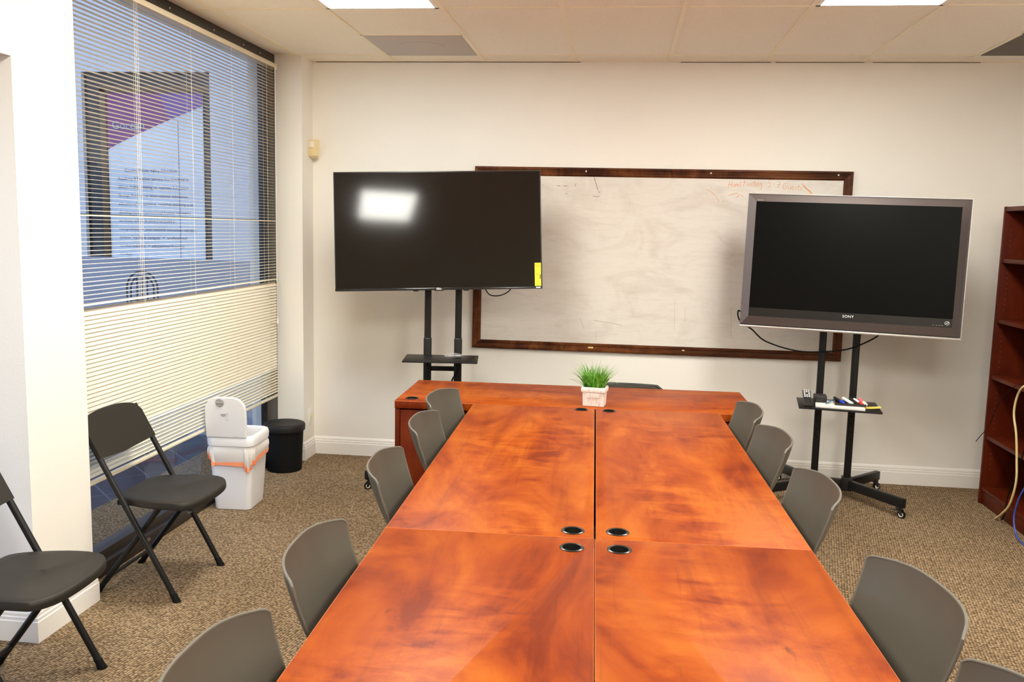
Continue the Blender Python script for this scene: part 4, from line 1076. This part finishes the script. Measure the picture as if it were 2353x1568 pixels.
b = bm_(); bx2(b, 0.005, 0.022, -0.0108, -0.0102, 0.103, 0.1045, M=ML); bx2(b, 0.005, 0.018, -0.0108, -0.0102, 0.108, 0.1095, M=ML); bx2(b, 0.045, 0.065, -0.0108, -0.0102, 0.012, 0.0135, M=ML); obj('lid_print', b, M_GREYPR, ld)
# liner skirt and ribbon
def skirt(u, v):
    a = 2*PI*u; k = len_r = 48
    base = rrect(0.130, 0.146, 0.05, 13); idx = u*len(base); i = int(idx) % len(base); j = (i+1) % len(base); f = idx-int(idx)
    x = base[i][0]*(1-f)+base[j][0]*f; y = base[i][1]*(1-f)+base[j][1]*f
    r = 1+0.05*math.sin(17*a+2*v)*v+0.035*math.sin(29*a)*v+0.05*math.sin(PI*v)
    zb = 0.285+0.035*math.sin(2*a+0.7)+0.012*math.sin(7*a)
    return (x*r, y*r, 0.385+(zb-0.385)*v)
b = bm_(); grid(b, skirt, 96, 10); bmesh.ops.remove_doubles(b, verts=b.verts, dist=0.0004); obj('liner', b, M_LINER, t, ang=25)
b = bm_()
def rib(u, v):
    x, y, z = skirt(u, 1.0); return (x*1.012, y*1.012, z+0.016-0.030*v+0.004*math.sin(20*PI*u))
grid(b, rib, 96, 2); bmesh.ops.remove_doubles(b, verts=b.verts, dist=0.0004); obj('liner_ribbon', b, M_ORANGE, t, ang=25)

# ================================================================== BOOKCASE
KX0, KX1, KY0, KY1 = 2.285, 2.60, 4.78, 5.722
t = thing('bookcase', 'tall open dark cherry bookcase against the right side, cut by the picture edge', 'bookcase', ((KX0+KX1)/2, (KY0+KY1)/2, 0))
ox, oy = (KX0+KX1)/2, (KY0+KY1)/2
def kb(x0, x1, y0, y1, z0, z1, bev=0.001): return bx2(bm_(), x0-ox, x1-ox, y0-oy, y1-oy, z0, z1, bev)
obj('side_panel', kb(KX0, KX1, KY1-0.02, KY1, 0, 1.832), M_BKZ, t); obj('side_panel', kb(KX0, KX1, KY0, KY0+0.02, 0, 1.832), M_BKZ, t)
obj('top_panel', kb(KX0+0.002, KX1, KY0+0.02, KY1-0.02, 1.804, 1.83), M_BKY, t)
obj('back_panel', kb(KX1-0.008, KX1, KY0+0.02, KY1-0.02, 0.05, 1.81), M_BKZ, t)
for z in (1.50, 1.137, 0.79, 0.415, 0.085): obj('shelf', kb(KX0+0.006, KX1-0.01, KY0+0.02, KY1-0.02, z-0.004, z+0.020), M_BKY, t)
obj('kick_board', kb(KX0+0.012, KX0+0.03, KY0+0.02, KY1-0.02, 0.0, 0.081), M_BKY, t)
b = bm_()
for x in (KX0+0.045, KX0+0.245):
    z = 0.22
    while z < 1.72:
        if not any(-0.05 < z-s < 0.06 for s in (1.50, 1.137, 0.79, 0.415)): lathe(b, [(0.0022, 0), (0.0022, 0.0005)], 8, T(x-ox, KY1-0.02-oy, z) @ RX(PI/2))
        z += 0.032
obj('pin_hole', b, mat('worn_pin_hole', (0.22, 0.10, 0.05), 0.6), t)
t = thing('cardboard_box', 'torn tan cardboard box on the second lowest bookcase shelf', 'box', (2.40, 5.165, 0.4353), R(-12))
b = bm_(); bx2(b, -0.08, 0.08, -0.10, 0.10, 0, 0.09, 0.002); obj('carton', b, M_CARD, t)
b = bm_(); grid(b, lambda u, v: (-0.08-0.02*v, -0.08+0.16*u, 0.092+0.022*math.sin(PI*v*0.6)), 6, 4, 0.003); obj('flap', b, M_CARD, t)
b = bm_(); tube(b, smooth_path([(2.30, 5.12, 0.86), (2.25, 5.163, 0.832), (2.25, 5.231, 0.766), (2.25, 5.254, 0.662), (2.255, 5.212, 0.546), (2.26, 5.187, 0.401), (2.258, 5.167, 0.281), (2.254, 5.211, 0.142), (2.252, 5.30, 0.055), (2.252, 5.372, 0.007)], 7), 0.0062, 10)
tag(obj('cream_cable', b, M_CREAMC), 'thick cream cable hanging down the front of the bookcase to the carpet', 'cable')
b = bm_(); tube(b, smooth_path([(2.262, 4.97, 0.42), (2.245, 5.026, 0.297), (2.24, 5.077, 0.208), (2.235, 5.099, 0.101), (2.23, 5.04, 0.022), (2.223, 4.94, 0.005), (2.22, 4.85, 0.005)], 7), 0.0045, 8)
tag(obj('network_cable', b, M_BLUEC), 'blue network cable curving onto the carpet at the bookcase foot', 'cable')
b = bm_(); tube(b, smooth_path([(2.285, 5.08, 0.70), (2.278, 5.135, 0.588), (2.276, 5.152, 0.461), (2.279, 5.232, 0.314), (2.279, 5.299, 0.167), (2.279, 5.325, 0.04), (2.275, 5.35, 0.006)], 6), 0.0038, 8)
tag(obj('black_cable', b, M_RUBBER), 'black cable hanging beside the cream cable down the bookcase', 'cable')
b = bm_(); tube(b, smooth_path([(2.30, 5.15, 0.815), (2.272, 5.212, 0.836), (2.27, 5.331, 0.799), (2.27, 5.507, 0.677), (2.272, 5.622, 0.512), (2.272, 5.735, 0.42), (2.276, 5.806, 0.368)], 6), 0.0022, 6)
tag(obj('thin_wire', b, M_RUBBER), 'thin dark wire strung diagonally across the bookcase to the wall', 'wire')
